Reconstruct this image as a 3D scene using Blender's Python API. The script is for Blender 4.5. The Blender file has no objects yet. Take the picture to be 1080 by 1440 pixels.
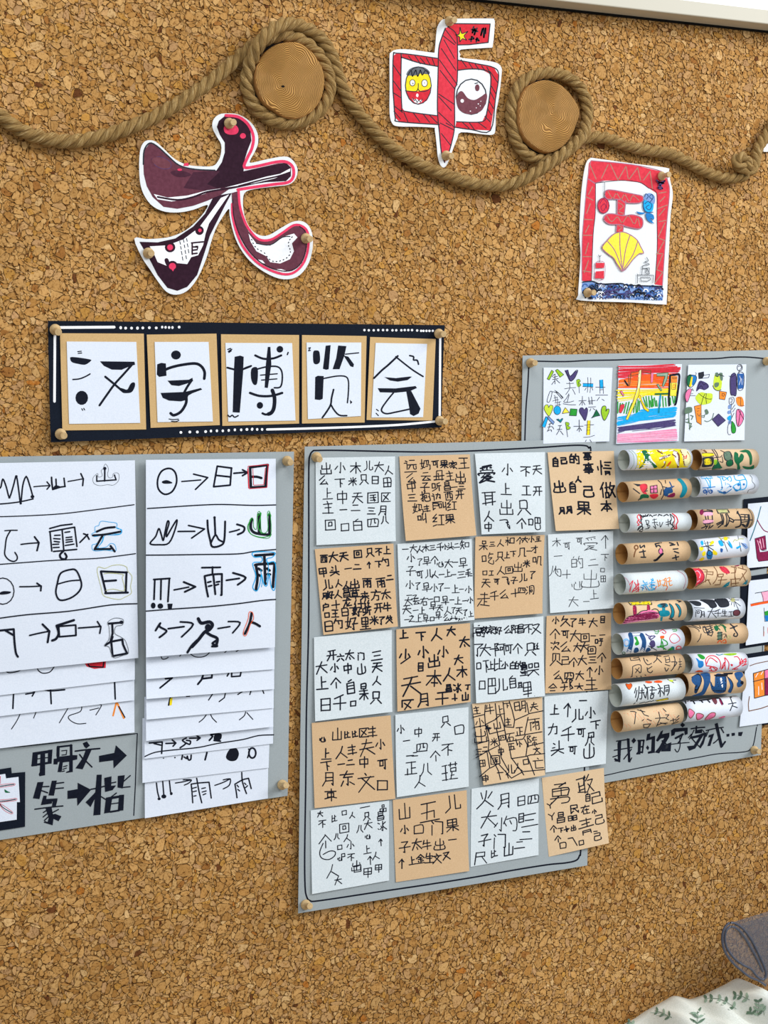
import bpy, bmesh, math, random
import numpy as np
from mathutils import Vector, Matrix
from mathutils.geometry import tessellate_polygon

# ---------------------------------------------------------------- camera, light, exposure
sc = bpy.context.scene
COL = sc.collection
FPX = 1745.0
YAW, PITCH, ROLL = 0.44317, 0.07274, -0.04439
CAM = np.array([0.0, -1.0, 1.5])
_cy, _sy, _cp, _sp = math.cos(YAW), math.sin(YAW), math.cos(PITCH), math.sin(PITCH)
FWD = np.array([_sy*_cp, _cy*_cp, -_sp]); _r = np.array([_cy, -_sy, 0.0]); _u = np.cross(_r, FWD)
RIGHT = _r*math.cos(ROLL)+_u*math.sin(ROLL); UP = -_r*math.sin(ROLL)+_u*math.cos(ROLL)
cam_data = bpy.data.cameras.new('camera'); cam = bpy.data.objects.new('camera', cam_data); COL.objects.link(cam)
cam.matrix_world = Matrix(((RIGHT[0], UP[0], -FWD[0], CAM[0]), (RIGHT[1], UP[1], -FWD[1], CAM[1]), (RIGHT[2], UP[2], -FWD[2], CAM[2]), (0, 0, 0, 1)))
cam_data.sensor_fit = 'VERTICAL'; cam_data.sensor_height = 24.0; cam_data.lens = FPX/1440*24.0
cam_data.clip_start = 0.02
sc.camera = cam
sc.cycles.transparent_max_bounces = 32

w = bpy.data.worlds.new('world'); sc.world = w; w.use_nodes = True
w.node_tree.nodes['Background'].inputs[0].default_value = (0.80, 0.90, 1.0, 1)
w.node_tree.nodes['Background'].inputs[1].default_value = 0.54
def area(name, loc, target, size, power, color):
    l = bpy.data.lights.new(name, 'AREA'); l.shape = 'RECTANGLE'; l.size, l.size_y = size; l.energy = power; l.color = color
    o = bpy.data.objects.new(name, l); COL.objects.link(o); o.location = loc
    o.rotation_euler = (Vector(target)-Vector(loc)).to_track_quat('-Z', 'Y').to_euler(); return o
area('window_light', (2.6, -1.7, 2.75), (0.5, 0, 1.4), (1.7, 1.5), 78, (0.97, 0.98, 1.0))
area('ceiling_light', (-0.2, -1.6, 3.1), (0.3, 0, 1.3), (1.2, 0.6), 17, (1.0, 0.98, 0.95))
sc.view_settings.view_transform = 'Standard'; sc.view_settings.look = 'None'
sc.view_settings.exposure = 0.0; sc.view_settings.gamma = 1.0; sc.view_settings.use_curve_mapping = False

# ---------------------------------------------------------------- geometry helpers
def ray(P):
    P = np.asarray(P, float).reshape(-1, 2)
    d = ((P[:, 0:1]-540)/FPX)*RIGHT - ((P[:, 1:2]-720)/FPX)*UP + FWD
    return d
def on_wall(P, h):                      # pixels of the 1080x1440 photograph -> points at height h in front of the wall (y = -h)
    d = ray(P); h = np.broadcast_to(np.asarray(h, float), (len(d),))
    t = (-h - CAM[1])/d[:, 1]
    return CAM + d*t[:, None]
def srgb(r, g, b):
    f = lambda c: (c/255/12.92 if c/255 <= 0.04045 else ((c/255+0.055)/1.055)**2.4)
    return (f(r), f(g), f(b), 1.0)
def catmull(P, n=5, closed=False):
    P = [np.asarray(p, float) for p in P]
    if len(P) < 3: return P
    m = len(P); out = []
    rng = range(m) if closed else range(m-1)
    for i in rng:
        g = (lambda k: P[k % m]) if closed else (lambda k: P[min(max(k, 0), m-1)])
        a, b, c, d = g(i-1), g(i), g(i+1), g(i+2)
        for k in range(n):
            t = k/n
            out.append(0.5*((2*b)+(-a+c)*t+(2*a-5*b+4*c-d)*t*t+(-a+3*b-3*c+d)*t**3))
    if not closed: out.append(P[-1])
    return out
def tag(o, label=None, cat=None, group=None, kind=None):
    if label: o['label'] = label
    if cat: o['category'] = cat
    if group: o['group'] = group
    if kind: o['kind'] = kind
    return o
def new_mesh(name, verts, faces, mats, parent=None, midx=None, smooth=False, uvs=None):
    me = bpy.data.meshes.new(name)
    me.from_pydata([tuple(v) for v in verts], [], [tuple(f) for f in faces])
    for m in (mats if isinstance(mats, (list, tuple)) else [mats]): me.materials.append(m)
    if midx is not None: me.polygons.foreach_set('material_index', np.asarray(midx, dtype=np.int32))
    if smooth: me.polygons.foreach_set('use_smooth', [True]*len(me.polygons))
    me.update()
    o = bpy.data.objects.new(name, me); COL.objects.link(o)
    if parent: o.parent = parent
    return o
def empty(name, loc=(0, 0, 0)):
    o = bpy.data.objects.new(name, None); o.empty_display_size = 0.02; o.location = loc; COL.objects.link(o); return o

# ---------------------------------------------------------------- materials
def mat(name, rough=0.8, spec=0.3):
    m = bpy.data.materials.new(name); m.use_nodes = True
    b = m.node_tree.nodes['Principled BSDF']; b.inputs['Roughness'].default_value = rough
    b.inputs['Specular IOR Level'].default_value = spec
    return m, m.node_tree, b
def nd(nt, t, **kw):
    n = nt.nodes.new(t)
    for k, v in kw.items():
        if k.startswith('_'): n.inputs[k[1:]].default_value = v
        else: setattr(n, k, v)
    return n
def ramp(nt, fac, stops):
    r = nd(nt, 'ShaderNodeValToRGB'); e = r.color_ramp.elements
    while len(e) < len(stops): e.new(0.5)
    for i, (p, c) in enumerate(stops): e[i].position = p; e[i].color = c
    nt.links.new(fac, r.inputs[0]); return r
def bump(nt, b, height, strength, dist=0.001):
    n = nd(nt, 'ShaderNodeBump'); n.inputs['Strength'].default_value = strength; n.inputs['Distance'].default_value = dist
    nt.links.new(height, n.inputs['Height']); nt.links.new(n.outputs[0], b.inputs['Normal'])
def paper_mat(name, c1, c2, scale=900, rough=0.75, bs=0.15, spec=0.25):
    m, nt, b = mat(name, rough, spec)
    g = nd(nt, 'ShaderNodeNewGeometry')
    n = nd(nt, 'ShaderNodeTexNoise'); n.inputs['Scale'].default_value = scale; n.inputs['Detail'].default_value = 3
    nt.links.new(g.outputs['Position'], n.inputs['Vector'])
    r = ramp(nt, n.outputs['Fac'], [(0.35, c1), (0.65, c2)]); nt.links.new(r.outputs[0], b.inputs['Base Color'])
    n2 = nd(nt, 'ShaderNodeTexNoise'); n2.inputs['Scale'].default_value = 28; n2.inputs['Detail'].default_value = 2
    nt.links.new(g.outputs['Position'], n2.inputs['Vector'])
    bump(nt, b, n2.outputs['Fac'], bs, 0.004)
    return m
M = {}
M['white'] = paper_mat('white_paper', srgb(224, 231, 243), srgb(232, 238, 249))
M['cutout'] = paper_mat('white_cutout_paper', srgb(232, 235, 238), srgb(240, 242, 244))
M['note'] = paper_mat('white_note_paper', srgb(214, 223, 226), srgb(226, 233, 236))
M['kraft'] = paper_mat('kraft_paper', srgb(212, 176, 134), srgb(222, 187, 145), 1200)
M['kraft2'] = paper_mat('kraft_card', srgb(204, 168, 114), srgb(214, 178, 124), 1200)
M['kraft3'] = paper_mat('pale_kraft_paper', srgb(220, 188, 148), srgb(230, 199, 160), 1200)
M['grey'] = paper_mat('grey_card', srgb(160, 168, 170), srgb(168, 176, 178), 1500, 0.7, 0.12)
M['black'] = paper_mat('black_card', srgb(13, 20, 33), srgb(19, 27, 41), 1200, 0.75, .1, .12)
INKS = dict(K=(14, 18, 30), k=(38, 42, 50), n=(13, 18, 32), g=(95, 100, 105), w=(245, 246, 250), p=(225, 58, 96), m=(98, 50, 64), d=(44, 18, 34),
            r=(206, 40, 54), R=(214, 52, 68), b=(28, 120, 190), B=(40, 90, 160), c=(20, 165, 225), t=(15, 130, 150), y=(245, 215, 30), Y=(250, 224, 70),
            o=(245, 140, 50), O=(240, 90, 30), G=(40, 150, 50), l=(150, 195, 40), e=(22, 100, 62), P=(235, 120, 165), q=(245, 170, 195), v=(72, 62, 110),
            V=(130, 25, 70), u=(30, 75, 125), s=(120, 150, 200), T=(120, 80, 50), a=(165, 110, 130), z=(244, 234, 176), L=(200, 220, 60), x=(110, 60, 70), D=(70, 34, 50), A=(168, 120, 104),
            S=(190, 190, 130), f=(96, 120, 100), h=(146, 168, 148))
INKM = {}
for k_, c_ in INKS.items():
    m_, nt_, b_ = mat('marker_ink_'+k_, 0.7, 0.12)
    n_ = nd(nt_, 'ShaderNodeTexNoise'); n_.inputs['Scale'].default_value = 420; n_.inputs['Detail'].default_value = 2
    g_ = nd(nt_, 'ShaderNodeNewGeometry'); nt_.links.new(g_.outputs['Position'], n_.inputs['Vector'])
    hi = tuple(min(255, v*1.06+6) for v in c_)
    r_ = ramp(nt_, n_.outputs['Fac'], [(0.35, srgb(*c_)), (0.7, srgb(*hi))]); nt_.links.new(r_.outputs[0], b_.inputs['Base Color'])
    INKM[k_] = m_

# ---------------------------------------------------------------- surfaces that carry drawings
class Plane:
    step = 1e9
    def __init__(s, h): s.h = h
    def proj(s, P, lift): return on_wall(P, s.h+lift)
    def axes(s, *a): return np.array([1, 0.0]), np.array([0, 1.0])
class Sheet:
    """a sheet of paper given by its four photographed corners (TL TR BR BL), each corner with its own height off the wall"""
    step = 7.0
    def __init__(s, q, h0, tl=0, tr=0, br=0, bl=0, bow=0, thick=0.0003, power=2.0):
        s.q = np.array(q, float).reshape(4, 2); s.h0, s.c, s.bow, s.th, s.pw = h0, (tl, tr, br, bl), bow, thick, power
        uv = np.array([[0, 0], [1, 0], [1, 1], [0, 1.0]])
        s.C = on_wall(s.q, s.H(uv[:, 0], uv[:, 1]))[:, [0, 2]]
    def H(s, u, v):
        tl, tr, br, bl = s.c; a = (1-v)**s.pw; b = v**s.pw
        return s.h0 + (tl*(1-u)+tr*u)*a + (bl*(1-u)+br*u)*b + s.bow*np.sin(np.pi*np.clip(v, 0, 1))*(0.4+0.6*np.sin(np.pi*np.clip(u, 0, 1)))
    def bil(s, u, v):
        u, v = u[:, None], v[:, None]; C = s.C
        return C[0]*(1-u)*(1-v)+C[1]*u*(1-v)+C[2]*u*v+C[3]*(1-u)*v
    def proj(s, P, lift):
        P = np.asarray(P, float).reshape(-1, 2); n = len(P); u = np.full(n, .5); v = np.full(n, .5)
        for it in range(6):
            W = on_wall(P, s.H(u, v)+lift)[:, [0, 2]]
            for k in range(2):
                F = s.bil(u, v)-W
                du = (s.C[1]-s.C[0])*(1-v)[:, None]+(s.C[2]-s.C[3])*v[:, None]
                dv = (s.C[3]-s.C[0])*(1-u)[:, None]+(s.C[2]-s.C[1])*u[:, None]
                D = du[:, 0]*dv[:, 1]-du[:, 1]*dv[:, 0]
                u = u-(F[:, 0]*dv[:, 1]-F[:, 1]*dv[:, 0])/D; v = v-(du[:, 0]*F[:, 1]-du[:, 1]*F[:, 0])/D
            u = np.clip(u, -.1, 1.1); v = np.clip(v, -.1, 1.1)
        return on_wall(P, s.H(u, v)+lift)
    def axes(s, *a):
        q = s.q; x = (q[1]-q[0]+q[2]-q[3])/2; y = (q[3]-q[0]+q[2]-q[1])/2
        return x/abs(x[0]), y/abs(y[1])
    def build(s, name, material, parent=None, n=14, wob=0.0):
        g = np.linspace(0, 1, n+1); U, V = np.meshgrid(g, g); U, V = U.ravel(), V.ravel()
        xz = s.bil(U, V); H = s.H(U, V); N = (n+1)**2
        top = np.stack([xz[:, 0], -H, xz[:, 1]], 1); bot = top+[0, s.th, 0]
        vs = np.vstack([top, bot]); fs = []
        for j in range(n):
            for i in range(n):
                a = j*(n+1)+i; fs.append((a, a+n+1, a+n+2, a+1)); fs.append((a+N, a+1+N, a+n+2+N, a+n+1+N))
        rim = [i for i in range(n+1)]+[(j+1)*(n+1)-1 for j in range(1, n+1)]+[n*(n+1)+i for i in range(n-1, -1, -1)]+[j*(n+1) for j in range(n-1, 0, -1)]
        for k in range(len(rim)):
            a, b = rim[k], rim[(k+1) % len(rim)]; fs.append((a, b, b+N, a+N))
        return new_mesh(name, vs, fs, material, parent, smooth=False)
class Roll:
    """a sheet rolled into a tube; left and right end centres and radius as photographed, lying on the card at height hb"""
    step = 3.0
    def __init__(s, a, b, rpx, hb, rpx2=None):
        s.r = 0.0108
        for k in range(4):
            A = on_wall([a], hb+s.r)[0]; B = on_wall([b], hb+s.r)[0]
            s.r = rpx/(FPX/np.dot((A+B)/2-CAM, FWD))
        s.A, s.B = A, B; s.ax = (B-A)/np.linalg.norm(B-A); s.L = np.linalg.norm(B-A)
    def proj(s, P, lift):
        d = ray(P); r = s.r+lift; o = CAM-s.A
        dp = d-np.outer(d@s.ax, s.ax); op = o-np.dot(o, s.ax)*s.ax
        a = (dp*dp).sum(1); b = (dp@op); c = op@op-r*r
        D = np.maximum(b*b-a*c, 0); t = (-b-np.sqrt(D))/a
        X = CAM+d*t[:, None]
        rel = X-s.A; al = rel@s.ax; rad = rel-np.outer(al, s.ax); nr = np.linalg.norm(rad, axis=1)
        return s.A+np.outer(np.clip(al, 0, s.L), s.ax)+rad/nr[:, None]*r
    def axes(s, *a): return np.array([1, -0.05]), np.array([0, 1.0])
    def build(s, name, material, seed=0, inner=None):
        e1 = np.cross(s.ax, [0, 1.0, 0]); e1 /= np.linalg.norm(e1); e2 = np.cross(s.ax, e1)
        n = 48; ring = []; rr = random.Random(seed); th = 0.00022
        vs = []; fs = []; mi = []; K = 6
        for k in range(K+1):
            c = s.A+s.ax*s.L*k/K
            for i in range(n+1):                     # the sheet laps over itself a little at the back
                t = 2*math.pi*i/n; lap = 0
                t0 = t+math.atan2(np.dot(np.array([0, 1., 0]), e2), np.dot(np.array([0, 1., 0]), e1))
                rd = e1*math.cos(t0)+e2*math.sin(t0)
                vs.append(c+rd*(s.r-lap)); vs.append(c+rd*(s.r-lap-th))
        W = 2*(n+1)
        for k in range(K):
            for i in range(n):
                a = k*W+2*i
                fs.append((a, a+2, a+2+W, a+W)); mi.append(0); fs.append((a+1, a+1+W, a+3+W, a+3)); mi.append(1)
        for k in (0, K):
            for i in range(n):
                a = k*W+2*i; fs.append((a, a+1, a+3, a+2)); mi.append(0)
        for i in (0, n):
            for k in range(K):
                a = k*W+2*i; fs.append((a, a+W, a+W+1, a+1)); mi.append(0)
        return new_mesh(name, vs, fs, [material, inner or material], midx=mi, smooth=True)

# ---------------------------------------------------------------- ink: flat marks lying on a surface
GLY = {}
def load_glyphs(txt):
    for line in txt.strip().split('\n'):
        c, s = line[0], line[1:].strip()
        GLY[c] = [[(int(t[i])/9-.5, int(t[i+1])/9-.5) for i in range(0, len(t)-1, 2)] for t in s.split()]
class Ink:
    def __init__(s, surf, seed=1):
        s.f = surf; s.v = []; s.fc = []; s.mi = []; s.slots = []; s.n = 0; s.rng = random.Random(seed); s.lift = 0.0001; s.wk = 1.0; s.o = (0, 0, 1.0)
    def slot(s, c):
        if c not in s.slots: s.slots.append(c)
        return s.slots.index(c)
    def px(s, x, y): return (s.o[0]+x/s.o[2], s.o[1]+y/s.o[2])
    def add(s, P, faces, c):
        Q = s.f.proj(P, s.lift); s.v.append(Q); k = s.slot(c)
        for f in faces: s.fc.append(tuple(s.n+i for i in f)); s.mi.append(k)
        s.n += len(Q)
    def stroke(s, pts, wpx, c):
        pts = [np.asarray(p, float) for p in pts]
        out = [pts[0]]
        for p in pts[1:]:
            d = np.linalg.norm(p-out[-1]); k = max(1, int(math.ceil(d/s.f.step))) if s.f.step < 1e6 else 1
            a = out[-1]
            for i in range(1, k+1): out.append(a+(p-a)*i/k)
        pts = [out[0]]+[q for i, q in enumerate(out[1:]) if np.linalg.norm(q-out[i]) > 1e-4]
        wpx *= s.wk; hw = wpx/2
        if len(pts) == 1: s.ell(pts[0], hw, hw, c); return
        if c not in 'Kkn': s.lift += 0.0000012
        runs = [[pts[0]]]                                   # split at sharp corners, mitre the rest
        for i in range(1, len(pts)):
            runs[-1].append(pts[i])
            if i < len(pts)-1:
                a, b = pts[i]-pts[i-1], pts[i+1]-pts[i]
                if np.dot(a, b) < .35*np.linalg.norm(a)*np.linalg.norm(b): runs.append([pts[i]])
        V = []; F = []
        for q in runs:
            m = len(q); T = [(q[k+1]-q[k])/np.linalg.norm(q[k+1]-q[k]) for k in range(m-1)]; k0 = len(V)
            for k in range(m):
                t = T[0] if k == 0 else T[-1] if k == m-1 else (T[k-1]+T[k])/np.linalg.norm(T[k-1]+T[k])
                f = hw/max(.75, (np.dot(t, T[k]) if 0 < k < m-1 else 1)); nn = np.array([-t[1], t[0]])*f
                V += [q[k]+nn, q[k]-nn]
                if k: F.append((k0+2*k-2, k0+2*k, k0+2*k+1, k0+2*k-1))
            if wpx > .9:                                    # round ends
                for e, t, (ia, ib) in ((q[0], -T[0], (k0, k0+1)), (q[-1], T[-1], (k0+2*m-1, k0+2*m-2))):
                    n_ = np.array([-t[1], t[0]]); kk = len(V)
                    V += [e+hw*(t*math.sin(a)-n_*math.cos(a)) for a in (math.pi/4, math.pi/2, 3*math.pi/4)]
                    F.append((ia, kk, kk+1, kk+2, ib))
        s.add(V, F, c)
    def fill(s, pts, c):
        pts = [tuple(p) for p in pts]
        tr = [list(t) for t in tessellate_polygon([[Vector((p[0], p[1], 0)) for p in pts]])]
        if s.f.step > 1e6: s.add(pts, tr, c); return
        V = [np.array(p) for p in pts]; T = tr; lim = s.f.step*1.6
        for it in range(6):
            mid = {}; nt = []; ch = False
            for a, b, d in T:
                e = [np.linalg.norm(V[a]-V[b]), np.linalg.norm(V[b]-V[d]), np.linalg.norm(V[d]-V[a])]
                k = int(np.argmax(e))
                if e[k] < lim: nt.append([a, b, d]); continue
                ch = True; a, b, d = [(a, b, d), (b, d, a), (d, a, b)][k]
                key = (min(a, b), max(a, b))
                if key not in mid: mid[key] = len(V); V.append((V[a]+V[b])/2)
                m = mid[key]; nt += [[a, m, d], [m, b, d]]
            T = nt
            if not ch: break
        s.add(V, T, c)
    def ell(s, p, rx, ry, c, m=14):
        s.fill([(p[0]+rx*math.cos(2*math.pi*j/m), p[1]+ry*math.sin(2*math.pi*j/m)) for j in range(m)], c)
    def glyph(s, ch, x, y, size, wpx, c):
        if ch not in GLY: raise KeyError('glyph '+ch)
        ax, ay = s.f.axes(); r = s.rng; a = r.uniform(-.06, .06); ca, sa = math.cos(a), math.sin(a)
        for st in GLY[ch]:
            P = []
            for (gx, gy) in st:
                gx += r.uniform(-.025, .025); gy += r.uniform(-.025, .025)
                gx, gy = gx*ca-gy*sa, gx*sa+gy*ca
                P.append(np.array([x, y])+size*(gx*0.92*ax+gy*ay))
            if len(P) > 2: P = catmull(P, 3) if r.random() < .25 else P
            s.stroke(P, wpx*r.uniform(.9, 1.12), c)
    def run(s, txt):
        pp = lambda t: [s.px(*map(float, q.split(','))) for q in t.split()]
        for line in txt.strip().split('\n'):
            line = line.strip()
            if not line: continue
            if line[0] == '@': s.o = tuple(map(float, line[1:].split(','))); continue
            op, c, rest = line.split(' ', 2); sc_ = 1/s.o[2]; s.lift += 0.000004
            if op in 'SCZ':                           # straight, curved, closed curved strokes
                wd, rest = rest.split(' ', 1)
                for q in rest.split('|'):
                    P = pp(q)
                    if op == 'C': P = catmull(P, 4)
                    if op == 'Z': P = catmull(P, 4, True); P.append(P[0])
                    s.stroke(P, float(wd)*sc_, c)
            elif op in 'FN':                          # filled polygons (N: smoothed)
                for q in rest.split('|'):
                    P = pp(q)
                    if op == 'N': P = catmull(P, 4, True)
                    s.fill(P, c)
            elif op == 'E':                           # ellipses
                for q in rest.split('|'):
                    x, y, rx, ry = map(float, q.split(',')); s.ell(s.px(x, y), rx*sc_, ry*sc_, c)
            elif op == 'O':                           # ellipse outlines
                wd, rest = rest.split(' ', 1)
                for q in rest.split('|'):
                    x, y, rx, ry = map(float, q.split(','))
                    P = [s.px(x+rx*math.cos(t*math.pi/8), y+ry*math.sin(t*math.pi/8)) for t in range(17)]; s.stroke(P, float(wd)*sc_, c)
            elif op == 'T':                           # characters: charX,Y,SIZE
                wd, rest = rest.split(' ', 1)
                for q in rest.split():
                    x, y, z = map(float, q[1:].split(',')); P = s.px(x, y); s.glyph(q[0], P[0], P[1], z*sc_*.98, float(wd)*sc_*.95, c)
            elif op == 'H':                           # felt pen hatching between a left and a right border: n strokes
                wd, n, q = rest.split(' ', 2); q = pp(q); n = int(n); q = [np.array(a) for a in q]
                for i in range(n):
                    t = (i+.5)/n; a = q[0]*(1-t)+q[3]*t; b = q[1]*(1-t)+q[2]*t; j = lambda z: np.array([s.rng.uniform(-z, z)*sc_, s.rng.uniform(-z, z)*sc_])
                    m_ = (a+b)/2+j(float(wd)*.7); s.stroke([a+j(float(wd)*.9), m_, b+j(float(wd)*.9)], float(wd)*sc_*s.rng.uniform(.8, 1.15), c)
    def done(s, name, parent):
        if not s.n: return None
        o = new_mesh(name, np.vstack(s.v), s.fc, [INKM[c] for c in s.slots], parent, s.mi)
        o['kind'] = 'stuff'; return o
def draw(surf, parent, txt, name='ink_drawing', seed=1, wk=1.0):
    k = Ink(surf, seed); k.wk = wk; k.run(txt); return k.done(name, parent)
def slab(name, pts, h, th, material, parent=None, side=None):
    """a flat cut-out piece, front at height h, given by its photographed outline"""
    tr = [list(t) for t in tessellate_polygon([[Vector((p[0], p[1], 0)) for p in pts]])]
    f = on_wall(pts, h); b = f+[0, th, 0]; n = len(pts)
    fs = [tuple(t) for t in tr]+[tuple(i+n for i in t[::-1]) for t in tr]+[(i, (i+1) % n, (i+1) % n+n, i+n) for i in range(n)]
    mi = [0]*(2*len(tr))+[1]*n
    return new_mesh(name, np.vstack([f, b]), fs, [material, side or material], parent, mi)
def crop(o, pts): return [(o[0]+x/o[2], o[1]+y/o[2]) for x, y in pts]
def P_(t): return [tuple(map(float, q.split(','))) for q in t.split()]
load_glyphs("""
一 0595
二 2272 0797
三 1282 2575 0898
十 0595 5059
干 1181 0595 5159
王 1181 2575 0999 5159
主 4052 1282 2575 0999 5259
土 2474 0999 5059
工 1181 5159 0999
上 4048 4474 0999
下 0292 5259 5576
大 0393 504209 4499
太 0393 504209 4499 4759
天 1181 0494 514309 4599
夫 2282 0595 504309 4599
木 0393 5059 5308 5398
本 0393 5059 5308 5398 3777
不 0191 614305 5359 5586
小 505948 2306 7396
少 5056 2315 7385 8529
儿 303709 60689896
几 202709 20707999
人 504409 4599
入 3050 504409 4699
八 302609 606699
六 4052 0393 3609 6699
口 1218 128288 1888
日 1119 118189 1585 1989
目 2129 217179 2474 2676 2979
白 5031 1219 128289 1585 1989
自 5031 2229 227279 2474 2676 2979
田 1119 118189 1989 1585 5159
甲 1116 118186 1686 1484 5159
中 1216 128286 1686 5059
山 5059 13198983
出 5059 12158582 06099996
回 0109 019199 0999 3336 336366 3666
国 0109 019199 0999 2373 2575 2777 5357 6668
四 0208 029298 0898 323527 62657575
区 91010999 7228 2377
月 212609 21717968 2474 2676
明 0107 014147 0444 0747 616648 61919989 6494 6696
只 2025 207075 2575 3609 6699
贝 2126 217176 4245 4509 5699
果 1115 118185 1585 1383 5159 0696 5609 5699
早 2025 207075 2373 2575 0797 5559
里 2025 207075 2373 2575 5059 2777 0999
子 2171444938 0595
了 2181444938
字 4051 04029294 2474565948 0797
开 1181 0595 313509 6169
五 1181 4138 157578 0999
飞 0171769996 8363 6385
可 0191 717968 2226 225256 2656
文 4051 0292 7209 2299
又 118109 2399
火 2134 8164 504509 4599
米 5059 0494 2133 8163 5408 5498
来 1282 0595 5059 2434 8373 5508 5598
头 2132 1434 0696 606609 6799
云 2171 0494 5418 1888 6698
么 6004 6418 1888 7699
方 4051 0292 412709 35757959
力 03838969 502709
勺 2004 22828969 4355
牛 2014 1383 0696 5059
生 2014 1383 2575 0999 5059
心 1416 34388885 4344 7377
久 3014 237309 5599
个 5005 5095 5459
正 1181 5159 5585 2529 0999
石 0191 4109 3539 357579 3979
雨 0191 1319 13838979 5159 3444 3746 6474 6676
好 201647 412708 0343 5181656958 5595
妈 201647 412708 0343 518184 6165959989 5676
吃 0206 023236 0636 6053 6191 5484579996
叫 0206 023236 0636 505675 8089
吧 0206 023236 0636 519195 5595 7175 51599996
呀 0206 023236 0636 5191 6164 4494 817959
听 0206 023236 0636 8152 525609 5494 7479
什 2004 1319 4494 7079
红 3003 0333 3306 0636 0938 5191 7178 4898
家 4051 04029294 2373 5306 555847 5517 5699 8465
爱 8011 2132 5152 8171 05049495 2676 4609 477709 4899
事 0191 2224 227274 2474 1585 8588 1888 0696 505948
情 2029 0406 3334 5191 5383 4595 5759 578789 5888
做 2004 1319 3353 4046 3639 365659 3959 7064 7292 9268 7499
己 118184 1484 14199996
边 1122 032327 0999 42828675 6146
远 1122 032327 0999 4181 3494 5437 74779795
抱 0333 202918 0735 5033 42929685 4464 6466 4666 44499996
西 0191 1319 138389 1989 4137 616787
母 312808 318179 0595 0888 4344 4647
丰 1282 1575 0898 5059
东 0292 502484 545948 2609 6799
束 0292 2326 237376 2676 5059 5607 5697
門 1119 113134 1434 8189 816164 6484
门 1122 1319 31828979
耳 0191 2129 7179 2373 2575 0897
草 0191 3032 6062 2326 237376 2474 2676 5659 0797
走 2171 0494 5058 5676 3509 2899
千 7012 0595 5159
和 4011 0444 2129 2406 2447 5257 529297 5797
知 2004 1242 0545 222509 2649 5357 539397 5797
风 212609 21717799 3467 6336
的 2011 0208 024248 0545 0848 6054 62929979 6476
在 0292 5007 2529 4585 6468 3999
青 1181 2373 0595 5055 2729 277779 2878
勇 2171 7142 1316 138386 1484 1686 5356 07878959 4609
敢 0151 5142 1318 4349 1545 1747 0859 7053 6393 9359 6599
民 118184 1484 11193747 45449997
瑾 0131 0535 0939 2129 4191 5052 8082 5355 538385 5585 6559 4999 5777
陈 1019 1040224515 5292 715494 7579 6657 8698
郑 1022 5042 1252 0555 333609 3649 7079 7091739677
全 5004 5094 2474 2777 0999 5459
金 5004 5094 3363 2575 0999 5459 2738 8767
棋 0343 2029 2306 2347 5191 6067 8087 6383 6585 4797 6859 7899
木 0393 5059 5308 5398
哭 1013 104043 1343 6063 609093 6393 0595 5509 5599
洞 1122 0415 0927 4149 41919989 5373 5557 557577 5777
才 0292 606948 5307
叽 0206 023236 0636 5148 51818999
丁 0191 515938
亡 4051 0292 222898
↑ 5059 5023 5073
品 3033 306063 3363 0509 054549 0949 5559 559599 5999
高 4050 0292 2325 237375 2575 0609 06969979 3638 366668 3868
敦 4050 0191 1214 124244 1444 0545 2528 8054 7393 8359 6599
以 1017 1736 3344 7069 6799
昌 2024 207074 2474 2272 1519 158589 1989 1787
星 2024 207074 2474 2272 1615 1686 0999 5559 2777
右 0292 5007 3539 357579 3979
力 03838969 502709
卡 4048 4474 0595 5559 5576
步 4048 4474 0494 5458 2637 8519
半 2132 7162 1484 0696 5059
龙 0292 504309 4448 4898 6071 7557
兄 2024 207074 2474 3509 65689896
比 1019 1444 1948 5058 7262 5898
水 505948 024308 815498
广 4051 1282 122609
吓 0206 023236 0636 5191 7179 7386
咕 0206 023236 0636 5393 7075 5559 559599 5999
矢 2005 1282 0595 514309 4599
V 0050 5099
丝 2004 0424 2417 1739 7054 5474 7457 5789 0999
阳 1019 1040224515 51918989 5159 5494 5898
兰 2132 7162 1383 2676 0999
阿 1019 1040224515 4191 8189 5355 537375 5575
陪 1019 1040224515 6071 4292 5354 8374 4595 5659 569699 5999
""")
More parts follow.
